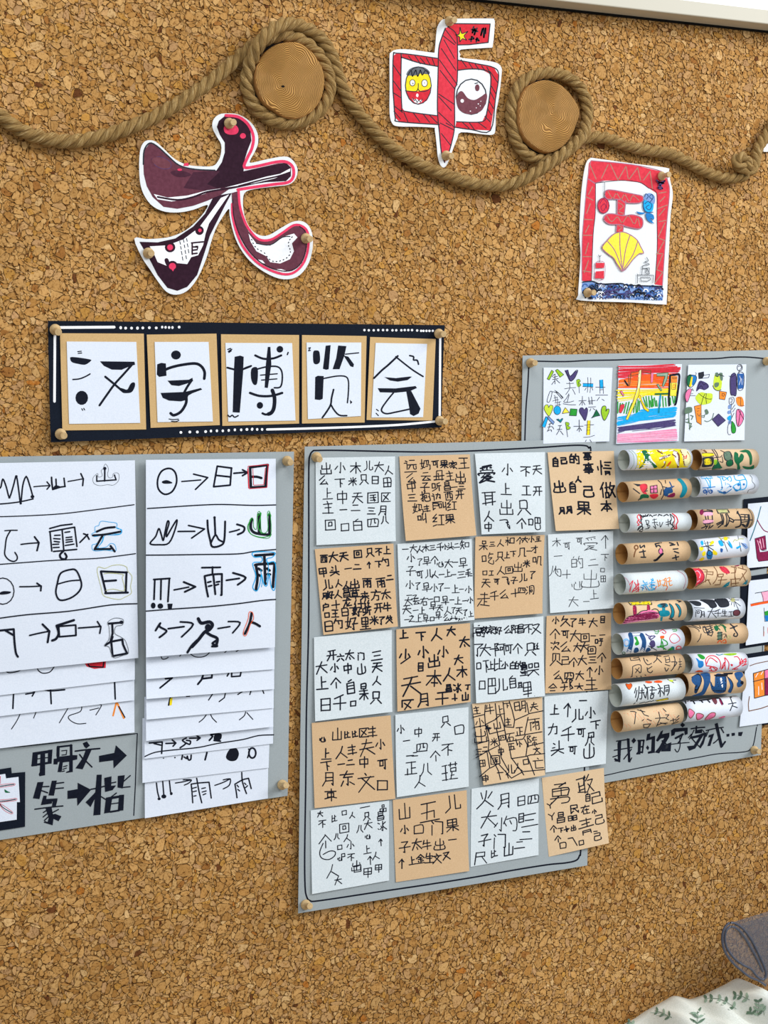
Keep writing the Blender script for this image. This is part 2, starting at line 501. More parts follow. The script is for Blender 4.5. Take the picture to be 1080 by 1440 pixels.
# ---------------------------------------------------------------- the wall: cork granules pressed into a dark base
rng = np.random.default_rng(11)
def cork_mats():
    m, nt, b = mat('cork_base', 0.95, 0.1)
    g = nd(nt, 'ShaderNodeNewGeometry')
    n = nd(nt, 'ShaderNodeTexNoise'); n.inputs['Scale'].default_value = 260; n.inputs['Detail'].default_value = 5; n.inputs['Roughness'].default_value = .7
    nt.links.new(g.outputs['Position'], n.inputs['Vector'])
    r = ramp(nt, n.outputs['Fac'], [(.36, srgb(70, 38, 14)), (.46, srgb(128, 86, 42)), (.58, srgb(184, 140, 84))]); nt.links.new(r.outputs[0], b.inputs['Base Color'])
    bump(nt, b, n.outputs['Fac'], 0.6, 0.0015)
    m2, nt, b = mat('cork_granule', 0.9, 0.15)
    a = nd(nt, 'ShaderNodeAttribute', attribute_name='Col')
    g = nd(nt, 'ShaderNodeNewGeometry')
    n = nd(nt, 'ShaderNodeTexNoise'); n.inputs['Scale'].default_value = 520; n.inputs['Detail'].default_value = 4; n.inputs['Roughness'].default_value = .65
    nt.links.new(g.outputs['Position'], n.inputs['Vector'])
    r = ramp(nt, n.outputs['Fac'], [(.34, (.25, .17, .10, 1)), (.41, (.80, .75, .68, 1)), (.5, (1, 1, 1, 1)), (.72, (1.14, 1.14, 1.16, 1))])
    mx = nd(nt, 'ShaderNodeMix', data_type='RGBA', blend_type='MULTIPLY'); mx.inputs[0].default_value = 1
    nt.links.new(a.outputs['Color'], mx.inputs[6]); nt.links.new(r.outputs[0], mx.inputs[7])
    n4 = nd(nt, 'ShaderNodeTexNoise'); n4.inputs['Scale'].default_value = 9; n4.inputs['Detail'].default_value = 2
    nt.links.new(g.outputs['Position'], n4.inputs['Vector'])
    r4 = ramp(nt, n4.outputs['Fac'], [(.3, (.86, .84, .80, 1)), (.7, (1.06, 1.06, 1.06, 1))])
    mx2 = nd(nt, 'ShaderNodeMix', data_type='RGBA', blend_type='MULTIPLY'); mx2.inputs[0].default_value = 1
    nt.links.new(mx.outputs[2], mx2.inputs[6]); nt.links.new(r4.outputs[0], mx2.inputs[7]); nt.links.new(mx2.outputs[2], b.inputs['Base Color'])
    bump(nt, b, n.outputs['Fac'], 0.35, 0.0008)
    return m, m2
CORKB, CORKG = cork_mats()
X0, X1, Z0, Z1 = -0.42, 1.75, 0.75, 2.2
bpy_wall = new_mesh('wall_back', [(X0-2, 0, 0), (X1+2, 0, 0), (X1+2, 0, 3), (X0-2, 0, 3), (X0-2, .05, 0), (X1+2, .05, 0), (X1+2, .05, 3), (X0-2, .05, 3)],
                    [(0, 1, 2, 3), (7, 6, 5, 4), (0, 4, 5, 1), (3, 2, 6, 7), (0, 3, 7, 4), (1, 5, 6, 2)], CORKB)
bpy_wall['kind'] = 'structure'
def granules():
    # granules fill the stretch of wall in view with a margin; none where a board hides the wall
    c = on_wall([(-330, -150), (1220, -140), (1220, 1580), (-330, 1580)], 0); q = c[:, [0, 2]]
    pit = .0028
    gx = np.arange(q[:, 0].min()-.02, q[:, 0].max()+.02, pit); gz = np.arange(q[:, 1].min()-.02, q[:, 1].max()+.02, pit)
    X = gx[None, :]+rng.uniform(-.62, .62, (len(gz), len(gx)))*pit; Z = gz[:, None]+rng.uniform(-.62, .62, (len(gz), len(gx)))*pit
    Wt = rng.gamma(1.1, 1.0, X.shape)*(pit**2)*.55
    def keep(poly, x, z):
        m = np.ones(x.shape, bool)
        for k in range(4):
            a, b = poly[k], poly[(k+1) % 4]; m &= ((b[0]-a[0])*(z-a[1])-(b[1]-a[1])*(x-a[0])) < 0
        return m
    inside = keep(q, X, Z)
    for hid in ([(-400, 668), (395, 655), (388, 1095), (-400, 1200)], [(455, 650), (805, 640), (795, 1195), (450, 1250)], [(770, 530), (1400, 520), (1400, 900), (760, 1000)], [(100, 475), (600, 480), (598, 575), (110, 590)]):
        if hid[1][0] > 1300: hid = [(770, 530), (1050, 522), (1045, 1035), (762, 1080)]
        inside &= ~keep(on_wall(hid, 0)[:, [0, 2]], X, Z)
    inside[:3] = inside[-3:] = False; inside[:, :3] = inside[:, -3:] = False
    I, J = np.nonzero(inside); n = len(I); K = 8
    x0, z0, w0 = X[I, J], Z[I, J], Wt[I, J]
    ang = np.arange(K)[None]*2*math.pi/K+rng.uniform(0, 2*math.pi, (n, 1)); U, W = np.cos(ang), np.sin(ang)
    R = np.full((n, K), pit*1.9)
    for di in range(-3, 4):
        for dj in range(-3, 4):
            if di == 0 and dj == 0: continue
            dx, dz = X[I+di, J+dj]-x0, Z[I+di, J+dj]-z0; wj = Wt[I+di, J+dj]
            d2 = dx*dx+dz*dz+w0-wj; dot = dx[:, None]*U+dz[:, None]*W
            r = np.where(dot > 1e-6, d2[:, None]/2/np.maximum(dot, 1e-6), 1); R = np.minimum(R, np.maximum(r, 0))
    ok = R.mean(1) > .0006; R, U, W, x0, z0 = R[ok], U[ok], W[ok], x0[ok], z0[ok]; n = len(R)
    g_ = rng.normal(-.00006, .00036, (n, K)); gap = np.clip((g_+np.roll(g_, 1, 1))*.6, -.00006, .0006)+np.clip(rng.normal(-.0002, .0002, (n, 1)), -.00002, .0003)
    R = np.maximum(R-gap, .0003)
    R *= rng.uniform(.9, 1.03, R.shape)
    px_, pz_ = x0[:, None]+U*R, z0[:, None]+W*R; wx, wz, cx_, cz_ = px_.copy(), pz_.copy(), x0.copy(), z0.copy()
    for q_ in range(5):                       # flow the pattern so that granules come out stretched and bent, each its own way
        lam, th_, ph_, al_ = rng.uniform(.008, .020), rng.uniform(0, 2*math.pi), rng.uniform(0, 6.28), rng.uniform(0, 2*math.pi); am = lam*.075
        f_ = lambda x, z: am*np.sin(2*math.pi/lam*(x*math.cos(th_)+z*math.sin(th_))+ph_)
        a_, b_ = f_(px_, pz_), f_(x0, z0); wx += a_*math.cos(al_); wz += a_*math.sin(al_); cx_ += b_*math.cos(al_); cz_ += b_*math.sin(al_)
    x0, z0 = cx_, cz_; ox, oz = wx-x0[:, None], wz-z0[:, None]
    base = np.clip(rng.normal(.0007, .00012, n), .0004, .0011); base[rng.random(n) < .035] = .00025; tx, tz = rng.normal(0, .03, n)[:, None], rng.normal(0, .03, n)[:, None]
    A = np.stack([x0[:, None]+ox, -(base[:, None]+tx*ox+tz*oz), z0[:, None]+oz], 2); B = A.copy(); B[:, :, 1] = 0.0002
    V = np.stack([A, B], 1).reshape(-1, 3); b0 = np.arange(n)[:, None]*2*K; j = np.arange(K); j2 = (j+1) % K
    top = b0+j; skirt = np.stack([b0+j, b0+K+j, b0+K+j2, b0+j2], 2).reshape(-1, 4)
    me = bpy.data.meshes.new('cork_granules'); me.vertices.add(len(V)); me.vertices.foreach_set('co', V.astype(np.float32).ravel())
    loops = np.concatenate([top.ravel(), skirt.ravel()]); tot = np.concatenate([np.full(n, K), np.full(len(skirt), 4)])
    me.loops.add(len(loops)); me.loops.foreach_set('vertex_index', loops.astype(np.int32))
    me.polygons.add(len(tot)); me.polygons.foreach_set('loop_start', np.concatenate([[0], np.cumsum(tot)[:-1]]).astype(np.int32))
    me.update(calc_edges=True); me.polygons.foreach_set('use_smooth', np.zeros(len(tot), bool))
    pal = np.array([srgb(*c_)[:3] for c_ in [(204, 161, 106), (197, 153, 97), (189, 143, 86), (211, 171, 118), (200, 160, 114), (193, 154, 114), (176, 130, 74), (198, 150, 80), (222, 186, 138), (164, 114, 62), (184, 120, 54), (110, 68, 38)]])
    pr = np.array([.2, .2, .16, .12, .1, .06, .06, .045, .03, .02, .004, .006]); pr = pr/pr.sum()
    cc = pal[rng.choice(len(pal), n, p=pr)]*rng.uniform(.90, 1.08, (n, 1))*np.array([.95, .885, .74])
    edge = np.array(srgb(92, 56, 24)[:3])*rng.uniform(.5, 1.6, (n, 1))
    ca = me.color_attributes.new('Col', 'FLOAT_COLOR', 'CORNER'); lc = np.ones((len(loops), 4), np.float32)
    lc[:n*K, :3] = np.repeat(cc, K, 0); lc[n*K:, :3] = np.repeat(edge, K*4, 0)
    ca.data.foreach_set('color', lc.ravel()); me.materials.append(CORKG)
    o = bpy.data.objects.new('cork_granules', me); COL.objects.link(o); o.parent = bpy_wall; o['kind'] = 'stuff'
granules()
# the rest of the room, mostly out of view
fl = new_mesh('floor', [(-3, -5, 0), (4, -5, 0), (4, 0, 0), (-3, 0, 0)], [(0, 1, 2, 3)], paper_mat('floor_vinyl', srgb(180, 170, 155), srgb(190, 180, 165), 30)); fl['kind'] = 'structure'

# ---------------------------------------------------------------- whiteboard above on the right
def whiteboard():
    m, nt, b = mat('whiteboard_enamel', 0.25, 0.5); b.inputs['Base Color'].default_value = srgb(228, 236, 232)
    m2, nt, b2 = mat('whiteboard_frame', 0.5, 0.4); b2.inputs['Base Color'].default_value = srgb(196, 190, 172)
    ms, nt3, b3 = mat('shadow_gap_strip', .9, .1); b3.inputs['Base Color'].default_value = srgb(26, 26, 26)
    t = empty('whiteboard'); tag(t, 'white board with beige edge mounted high at the top right of the cork wall', 'whiteboard')
    A, B = on_wall([(780, 12.5), (1080, 45)], 0)
    d = (B-A)/np.linalg.norm(B-A); up = np.array([-d[2], 0, d[0]])
    s0, s1, H, D = A-d*.28, B+d*.9, .7, .021
    def box(name, o, du, dv, y0, y1, mm, bev=.001):
        vs = [o, o+d*du, o+d*du+up*dv, o+up*dv]; vs = [v+[0, -y0, 0] for v in vs]+[v+[0, -y1, 0] for v in vs]
        ob = new_mesh(name, vs, [(3, 2, 1, 0), (4, 5, 6, 7), (0, 1, 5, 4), (1, 2, 6, 5), (2, 3, 7, 6), (3, 0, 4, 7)], mm, t)
        bv = ob.modifiers.new('bevel', 'BEVEL'); bv.width = bev; bv.segments = 2; return ob
    Lg = np.linalg.norm(s1-s0)
    box('panel', s0+up*.012+d*.012, Lg-.024, H-.024, 0.002, D-.0015, m, .0005)
    box('shadow_gap_strip', s0-up*.0016, Lg, .004, .0006, .0035, ms, .0002)  # dark strip added to stand for the shadow line below the bottom rail
    o = [box('bottom_rail', s0, Lg, .014, 0.0008, D, m2), box('top_rail', s0+up*(H-.014), Lg, .014, .0008, D, m2),
         box('side_rail', s0+up*.014, .014, H-.028, .0008, D, m2), box('side_rail', s0+up*.014+d*(Lg-.014), .014, H-.028, .0008, D, m2)]
whiteboard()

# ---------------------------------------------------------------- rope
def rope_mat():
    m, nt, b = mat('jute_fibre', 0.85, 0.2)
    uv = nd(nt, 'ShaderNodeUVMap', uv_map='UVMap')
    mp = nd(nt, 'ShaderNodeMapping'); mp.inputs['Scale'].default_value = (1, 1, 1); nt.links.new(uv.outputs[0], mp.inputs[0])
    n = nd(nt, 'ShaderNodeTexNoise'); n.inputs['Scale'].default_value = 1; n.inputs['Detail'].default_value = 5; n.inputs['Roughness'].default_value = .65
    nt.links.new(mp.outputs[0], n.inputs['Vector'])
    r = ramp(nt, n.outputs['Fac'], [(.30, srgb(84, 58, 26)), (.43, srgb(146, 112, 62)), (.56, srgb(182, 148, 92)), (.70, srgb(228, 200, 150))])
    nt.links.new(r.outputs[0], b.inputs['Base Color']); bump(nt, b, n.outputs['Fac'], 1.0, 0.0013); return m
JUTE = rope_mat()
def rope():
    L = [(-340, 30, 0), (-260, 78, 0), (-190, 112, 0), (-120, 118, 0), (-60, 132, 0), (-25, 148, 0), (0, 163, 0), (22, 179, 0), (48, 191, 0), (81, 198, 0), (111, 198, 0), (148, 190.5, 0), (185, 178, 0), (222, 162, 0), (259, 140, 0), (296, 114.5, 0), (330, 86, 0), (352, 68, 0), (374, 55.5, 1),
         (399, 50, 1), (424, 57, 0), (445, 74, 0), (459, 96, 0), (464, 119, 0), (459, 141, 0), (444, 160, 0), (421, 171.5, 0), (396, 173, 0), (373, 163, 0), (355, 145, 0), (346.5, 120, 0), (349.5, 96, 3), (357, 76, 9), (369, 55, 13),
         (388, 38, 10), (410, 33.5, 5), (432, 40.5, 2), (452, 55, 0), (467, 79, 0), (475, 104, 0), (482, 124, 0), (494, 146, 0), (512, 168, 0), (530, 188, 0), (552, 208, 0), (576, 223, 0), (604, 237, 0), (640, 250.5, 0), (670, 259, 0),
         (700, 261, 2), (722, 258, 4), (743, 249, 7), (763, 236, 9), (784, 222, 9), (803, 208, 8), (817, 193, 5), (824, 175, 1), (826, 156, 0), (822.5, 137, 0), (812, 119.5, 0), (794, 107, 0), (772, 102.5, 0), (749, 107, 0), (731.5, 119, 0),
         (721.5, 139, 0), (718.5, 162, 0), (721, 185, 0), (729, 205, 0), (743, 219.5, 0), (761, 225, 0), (780, 219, 0), (797, 205, 0), (815, 196, 0), (835, 192.5, 0), (856, 195, 0), (880, 204, 0), (907, 211, 0), (935, 214.5, 0), (958, 223, 0), (986, 238.5, 0),
         (1012, 249, 0), (1034, 250.5, 2), (1047, 246, 6), (1046, 238, 9), (1037, 232, 9), (1035, 225, 9), (1042, 221, 10), (1050, 227, 10), (1052, 238, 10), (1058, 238, 9), (1062, 226, 5), (1065, 211, 2), (1073, 196, 0), (1083, 182, 0), (1100, 160, 0), (1125, 140, 0)]
    R = .0055
    P = [on_wall([(x, y)], R+.001+z/1000)[0] for x, y, z in L]
    P = np.array(catmull(P, 8))
    # even resampling
    d = np.r_[0, np.cumsum(np.linalg.norm(np.diff(P, axis=0), axis=1))]; n = int(d[-1]/.0017)
    S = np.linspace(0, d[-1], n); C = np.stack([np.interp(S, d, P[:, k]) for k in range(3)], 1)
    T = np.gradient(C, axis=0); T /= np.linalg.norm(T, axis=1)[:, None]
    Nn = np.zeros_like(C); nrm = np.array([0, -1.0, 0])
    for i in range(n):
        a = nrm-T[i]*np.dot(nrm, T[i]); Nn[i] = a/np.linalg.norm(a)
    Bn = np.cross(T, Nn)
    root = empty('rope', tuple(C[0])); root.location = (0, 0, 0)
    tag(root, 'thick tan three-strand jute rope winding across the cork and around two wooden discs', 'rope')
    pitch = .030
    for k in range(3):
        ph = 2*math.pi*S/pitch+k*2*math.pi/3
        off = .54*R; cc = C+(Nn*np.cos(ph)[:, None]-Bn*np.sin(ph)[:, None])*off
        t2 = np.gradient(cc, axis=0); t2 /= np.linalg.norm(t2, axis=1)[:, None]
        e1 = np.cross(t2, np.cross(Nn*np.cos(ph)[:, None]-Bn*np.sin(ph)[:, None], t2)); e1 /= np.linalg.norm(e1, axis=1)[:, None]; e2 = np.cross(t2, e1)
        m = 12; a = np.arange(m)*2*math.pi/m
        rs = R*.52*(1+.05*np.sin(S*700+k*2))[:, None, None]
        V = cc[:, None]+rs*(e1[:, None]*np.cos(a)[None, :, None]+e2[:, None]*np.sin(a)[None, :, None])
        F = []; UVs = []
        for i in range(n-1):
            for j in range(m):
                j2 = (j+1) % m; F.append((i*m+j, i*m+j2, (i+1)*m+j2, (i+1)*m+j))
        o = new_mesh('strand', V.reshape(-1, 3), F, JUTE, root, smooth=True)
        uvl = o.data.uv_layers.new(name='UVMap')
        i_ = np.repeat(np.arange(n-1), m); j_ = np.tile(np.arange(m), n-1)
        # fibres run at a slant along each strand
        u0 = np.stack([j_, j_+1, j_+1, j_], 1)/m*.9; v0 = np.stack([S[i_], S[i_], S[i_+1], S[i_+1]], 1)
        uvs = np.stack([u0*34+v0*330, v0*95], 2)
        uvl.data.foreach_set('uv', uvs.astype(np.float32).ravel())
    # loose fibres
    V = []; F = []; rr = random.Random(3)
    for q in range(1500):
        i = rr.randrange(2, n-3); a = rr.uniform(-1.9, 1.9)
        dirn = Nn[i]*math.cos(a)+Bn[i]*math.sin(a); p = C[i]+dirn*R*1.0; ln = rr.uniform(.003, .011)
        t = T[i]*rr.choice([-1, 1])*rr.uniform(.6, 1)+dirn*rr.uniform(.05, .55); sd = np.cross(t, dirn); sd = sd/np.linalg.norm(sd)*.00011
        prev = None
        for s in range(4):
            f = s/3; c = p+t*ln*f+Bn[i]*math.sin(f*2+a)*.0006-dirn*ln*.25*f*f
            k = len(V); V += [c-sd, c+sd]
            if s: F.append((k-2, k-1, k+1, k))
    o = new_mesh('loose_fibres', V, F, JUTE, root); o['kind'] = 'stuff'; o.data.uv_layers.new(name='UVMap')
rope()

# ---------------------------------------------------------------- two slices of wood inside the rope loops
def disc(pts, label, core, seed, vertical=False):
    m, nt, b = mat('carved_wood', 0.6, 0.3)
    tc = nd(nt, 'ShaderNodeTexCoord')
    n = nd(nt, 'ShaderNodeTexNoise'); n.inputs['Scale'].default_value = 38; n.inputs['Detail'].default_value = 1.5
    nt.links.new(tc.outputs['Object'], n.inputs['Vector'])
    v = nd(nt, 'ShaderNodeMix', data_type='VECTOR'); 
    sub = nd(nt, 'ShaderNodeVectorMath', operation='SUBTRACT'); sub.inputs[1].default_value = (.5, .5, .5); nt.links.new(n.outputs['Color'], sub.inputs[0])
    sl = nd(nt, 'ShaderNodeVectorMath', operation='SCALE'); sl.inputs['Scale'].default_value = .024 if vertical else .019; nt.links.new(sub.outputs[0], sl.inputs[0])
    ad = nd(nt, 'ShaderNodeVectorMath', operation='ADD'); nt.links.new(tc.outputs['Object'], ad.inputs[0]); nt.links.new(sl.outputs[0], ad.inputs[1])
    wv = nd(nt, 'ShaderNodeTexWave', wave_type='RINGS', rings_direction='Y'); wv.inputs['Scale'].default_value = 250; wv.inputs['Distortion'].default_value = .4
    nt.links.new(ad.outputs[0], wv.inputs['Vector'])
    r = ramp(nt, wv.outputs['Fac'], [(.1, srgb(138, 92, 36)), (.45, srgb(198, 146, 74)), (1, srgb(206, 154, 82))]); nt.links.new(r.outputs[0], b.inputs['Base Color'])
    bump(nt, b, wv.outputs['Fac'], 0.9, 0.0009)
    mb, nt2, b2 = mat('near_black', 0.95, 0.1); b2.inputs['Base Color'].default_value = srgb(24, 22, 22)
    mr = paper_mat('wood_rim', srgb(176, 124, 66), srgb(196, 144, 84), 300, 0.7, .3)
    P = catmull(pts, 5, True); hf = .0145
    F = on_wall(P, hf); c = F.mean(0); cp = on_wall([core], hf)[0]
    root = empty('wooden_disc', (cp[0], 0, cp[2])); tag(root, label, 'wood slice', 'wood slices on the rope')
    n = len(F); V = []; org = np.array([cp[0], 0, cp[2]])
    for f, dy in ((0, 0), (.93, 0), (.985, .0004), (1, .0016)):
        V += [c+(p-c)*f+[0, dy, 0] for p in F] if f else [c]
    V = [v-org for v in V]; fs = [(0, 1+(i+1) % n, 1+i) for i in range(n)]; mi = [0]*n
    for rg in (0, 1):
        a = 1+rg*n; fs += [(a+i, a+(i+1) % n, a+n+(i+1) % n, a+n+i) for i in range(n)]; mi += [1 if rg else 0]*n
    new_mesh('face', V, fs, [m, mr], root, mi, smooth=False)
    V = [c+(p-c)*f+[0, dy, 0]-org for f, dy in ((1, .0016), (1.005, .006), (.99, hf-.0012)) for p in F]
    fs = [(k*n+i, k*n+(i+1) % n, (k+1)*n+(i+1) % n, (k+1)*n+i) for k in (0, 1) for i in range(n)]
    new_mesh('edge', V, fs, mr, root, smooth=True)
    rr = random.Random(seed); G = [c+(p-c)*(1.075+.02*math.sin(i*1.7)+rr.uniform(-.01, .01))-org for i, p in enumerate(F)]
    V = [g+[0, .007, 0] for g in G]+[g+[0, .0138, 0] for g in G]; fs = [tuple(range(n)), tuple(range(2*n-1, n-1, -1))]+[(i, (i+1) % n, (i+1) % n+n, i+n) for i in range(n)]
    new_mesh('dark_backing', V, fs, mb, root)  # near-black slab behind the wood face, a little wider than it
    if not vertical:
        draw_core = slab('pith', [(core[0]+2.6*math.cos(a), core[1]+1.7*math.sin(a)) for a in (0, 1, 2, 3, 4, 5)], hf+.0001, .0001, mb)
        draw_core.parent = root; draw_core.data.transform(Matrix.Translation((-org[0], 0, -org[2])))
disc(crop((330, 20, 6.353), P_('480,245 580,255 680,320 750,410 795,500 808,600 780,740 710,850 620,910 540,930 440,910 350,850 270,790 220,700 190,600 190,500 215,420 280,330 370,270')),
     'wooden disc with a dark pith spot, left of the two in the rope loops', (398, 121.5), 1)
disc(crop((700, 80, 7.2), P_('480,232 580,250 680,310 760,400 820,500 833,570 800,680 750,800 680,890 600,945 510,967 430,940 340,880 270,800 225,690 218,560 235,430 290,320 370,260')),
     'wooden disc with wavy carved lines, right of the two in the rope loops', (782, 158), 2, True)

# ---------------------------------------------------------------- wooden push pins
WOOD = paper_mat('pin_beech_wood', srgb(196, 164, 116), srgb(212, 182, 134), 500, 0.6, .1)
STEEL, _nt, _b = mat('steel', .3, .5); _b.inputs['Metallic'].default_value = 1; _b.inputs['Base Color'].default_value = srgb(190, 190, 190)
def lathe(name, prof, m, parent, seg=24, yaxis=True):
    V = []; F = []
    for r, y in prof: V += [(r*math.cos(2*math.pi*i/seg), -y, r*math.sin(2*math.pi*i/seg)) for i in range(seg)]
    for k in range(len(prof)-1): F += [(k*seg+i, k*seg+(i+1) % seg, (k+1)*seg+(i+1) % seg, (k+1)*seg+i) for i in range(seg)]
    F += [tuple(range(seg))[::-1], tuple(range((len(prof)-1)*seg, len(prof)*seg))]
    return new_mesh(name, V, F, m, parent, smooth=False)
def smooth_angle(o):
    me = o.data; me.polygons.foreach_set('use_smooth', [len(p.vertices) == 4 for p in me.polygons])
PIN0 = None
def pin(bx, by, hx, hy, h, label, group='wooden push pins'):
    """bx, by: where the base flange sits; hx, hy: centre of the head's front face (both as photographed)"""
    global PIN0
    Lh = .0132; p = on_wall([(bx, by)], h+.0012)[0]; p[1] = -h
    d = ray([(hx, hy)])[0]; d /= np.linalg.norm(d); o = CAM-p; b_ = np.dot(o, d); disc_ = b_*b_-np.dot(o, o)+Lh*Lh
    t_ = -b_-math.sqrt(max(disc_, 0)); ax = CAM+d*t_-p; ax /= np.linalg.norm(ax)
    # lean at most a little
    lean = math.acos(max(-1, min(1, -ax[1])))
    if lean > .30: k = ax-np.array([0, ax[1], 0]); k /= np.linalg.norm(k); ax = k*math.sin(.30)+np.array([0, -math.cos(.30), 0])
    if PIN0 is None:
        r = empty('push_pin')
        hd = lathe('head', [(.001, .0), (.0024, .0001), (.0040, .0005), (.0044, .0012), (.0044, .0022), (.0040, .0031), (.0030, .0041), (.0023, .0054), (.0022, .0074), (.0024, .0094), (.0027, .0112), (.0028, .0126), (.0025, .0132)], WOOD, r)
        smooth_angle(hd); lathe('needle', [(.0001, -.009), (.0005, -.007), (.0005, .001)], STEEL, r, 8); PIN0 = r
    else:
        r = PIN0.copy(); COL.objects.link(r)
        for ch in [c for c in PIN0.children]:
            c = ch.copy(); COL.objects.link(c); c.parent = r
    r.location = (p[0], -h, p[2]); r.rotation_euler = Vector((0, -1, 0)).rotation_difference(Vector(ax)).to_euler()
    tag(r, label, 'push pin', group); return r
# ---------------------------------------------------------------- cut-out character, purple
HC = .0035
def cutout_purple():
    o = (180, 20, 3.6); pts = P_('500,502 560,508 620,545 655,600 658,655 640,700 618,740 625,752 700,735 790,720 830,735 858,780 850,830 815,862 740,872 640,885 590,905 582,960 590,1020 610,1070 640,1105 680,1122 720,1115 770,1085 830,1052 875,1047 910,1065 932,1110 935,1180 915,1260 870,1320 810,1342 740,1330 660,1285 600,1230 555,1160 530,1090 515,1020 512,985 490,1010 450,1075 425,1140 395,1240 350,1340 300,1400 245,1420 195,1405 150,1350 110,1290 70,1230 32,1135 90,1138 160,1135 220,1125 290,1095 350,1045 395,990 400,965 330,990 260,1003 190,1000 130,975 90,930 65,870 57,790 60,700 75,655 100,638 140,645 190,690 240,735 300,762 370,770 430,768 455,745 470,710 472,660 450,620 428,575 432,535 460,508')
    s = slab('paper_character', catmull(crop(o, pts), 3, True), HC, .0006, M['cutout'])
    tag(s, 'cut-out paper Chinese character for big filled in dark purple with pink outline', 'paper cutout')
    draw(Plane(HC), s, '''@180,20,3.6
F m 78,760 82,690 110,652 150,670 200,715 260,765 340,785 440,792 560,800 650,780 760,755 800,752 825,775 825,820 800,845 700,850 600,865 520,880 470,915 400,945 330,970 250,985 180,975 125,925 95,870 80,810
F D 330,800 460,790 560,795 600,860 400,895 280,880
F d 470,790 590,795 680,775 800,752 825,775 825,820 800,845 700,850 560,872 450,880 400,860
F d 450,570 460,540 490,515 540,515 590,540 620,590 625,640 605,690 590,740 585,795 445,795 475,750 490,700 490,650 465,610
C p 11 495,512 560,520 610,560 635,620 627,680 603,730 590,775 650,770 750,748 803,748 835,775 837,822 810,851 740,861 640,875 556,888
C k 5 78,760 82,690 110,652 150,670 200,715 260,765 340,785 440,790
F w 130,910 200,928 300,918 400,892 470,882 400,905 320,932 220,948 150,937
C d 7 150,925 250,940 330,925 400,900 520,880 640,855
F w 490,878 600,850 700,822 770,808 822,780 820,800 740,832 640,855 560,868
C d 6 560,870 680,838 760,820 820,800
C v 3 120,735 160,722 210,745 215,775 180,782 140,765 120,735
N x 120,735 160,722 210,745 215,775 180,782 140,765
N D 215,800 250,790 300,800 320,815 280,825 240,820
E p 262,787,12,6
F p 285,755 305,752 308,768 280,768
N p 485,575 500,562 545,562 560,585 550,605 520,610 492,600
E p 582,616,15,14
F d 58,1152 150,1155 240,1135 330,1075 390,1010 430,930 470,915 525,905 490,970 450,1050 415,1120 390,1200 350,1320 300,1380 250,1400 200,1385 150,1320 115,1250
F w 110,1175 200,1170 280,1140 360,1080 420,1000 470,930 512,912 450,1000 410,1060 393,1110 380,1170 355,1220 320,1230 300,1265 250,1260 200,1275 150,1255 130,1210
C d 16 225,1275 205,1268 195,1245
E d 213,1180 27,26
'''.replace('E d 213,1180 27,26', 'E d 213,1180,27,26') + '''
E p 213,1180,15,15
E d 225,1275,28,27
E p 225,1276,18,17
F p 215,1285 236,1285 228,1302
E d 362,1095,22,23
E p 364,1094,9,9
S d 6 322,1158 382,1152|325,1158 325,1215|345,1175 345,1178 325,1178|325,1195 350,1192|325,1213 350,1210|352,1175 352,1185
S k 3 262,1150 266,1165|266,1175 270,1190|270,1200 274,1218|275,1228 278,1245|280,1140 284,1155|285,1168 288,1182|289,1195 292,1212|293,1222 296,1238|296,1135 300,1150|300,1162 304,1178|305,1190 308,1208
F m 525,905 560,895 565,960 580,1030 610,1100 650,1140 710,1150 760,1120 830,1070 870,1072 900,1100 905,1180 880,1260 830,1300 760,1300 680,1265 610,1200 560,1110 530,1020
F w 610,1110 650,1160 720,1172 790,1125 840,1110 858,1130 830,1160 840,1200 820,1240 770,1262 720,1255 700,1225 650,1200 620,1150
F w 648,1240 680,1246 694,1262 672,1258
F w 735,1292 775,1290 815,1303 770,1304
C k 4 650,1160 720,1168 780,1130 820,1125
S k 4 625,1140 628,1143|632,1158 635,1161|642,1175 646,1178|655,1188 659,1191|672,1197 676,1199|690,1208 693,1211|702,1225 705,1228|715,1240 719,1243|732,1250 736,1251|750,1252 754,1252|768,1250 772,1248|785,1244 789,1242|802,1235 805,1232|815,1222 818,1219|822,1205 822,1202|820,1190 819,1186|813,1175 813,1171|812,1158 814,1154|818,1142 821,1139|828,1130 832,1127
C p 9 560,892 565,960 580,1020 608,1082 660,1138 720,1142 780,1108 840,1068 885,1075 911,1110 911,1190 885,1265 830,1312 760,1310 665,1265 592,1190 552,1110 530,1020 528,960
C d 4 530,940 535,1020 560,1105 610,1195 680,1262 760,1296 830,1296 878,1256 902,1180 898,1102 868,1074
''', wk=1.35)
    return s
cutout_purple()
pin(322.2, 173.3, 328.6, 171.9, HC, 'wooden push pin in the top of the purple cut-out character')
pin(430, 334.7, 436.1, 336.1, HC, 'wooden push pin on the right foot of the purple cut-out character')
pin(208.6, 355.6, 212.8, 356.1, HC, 'wooden push pin on the left foot of the purple cut-out character')

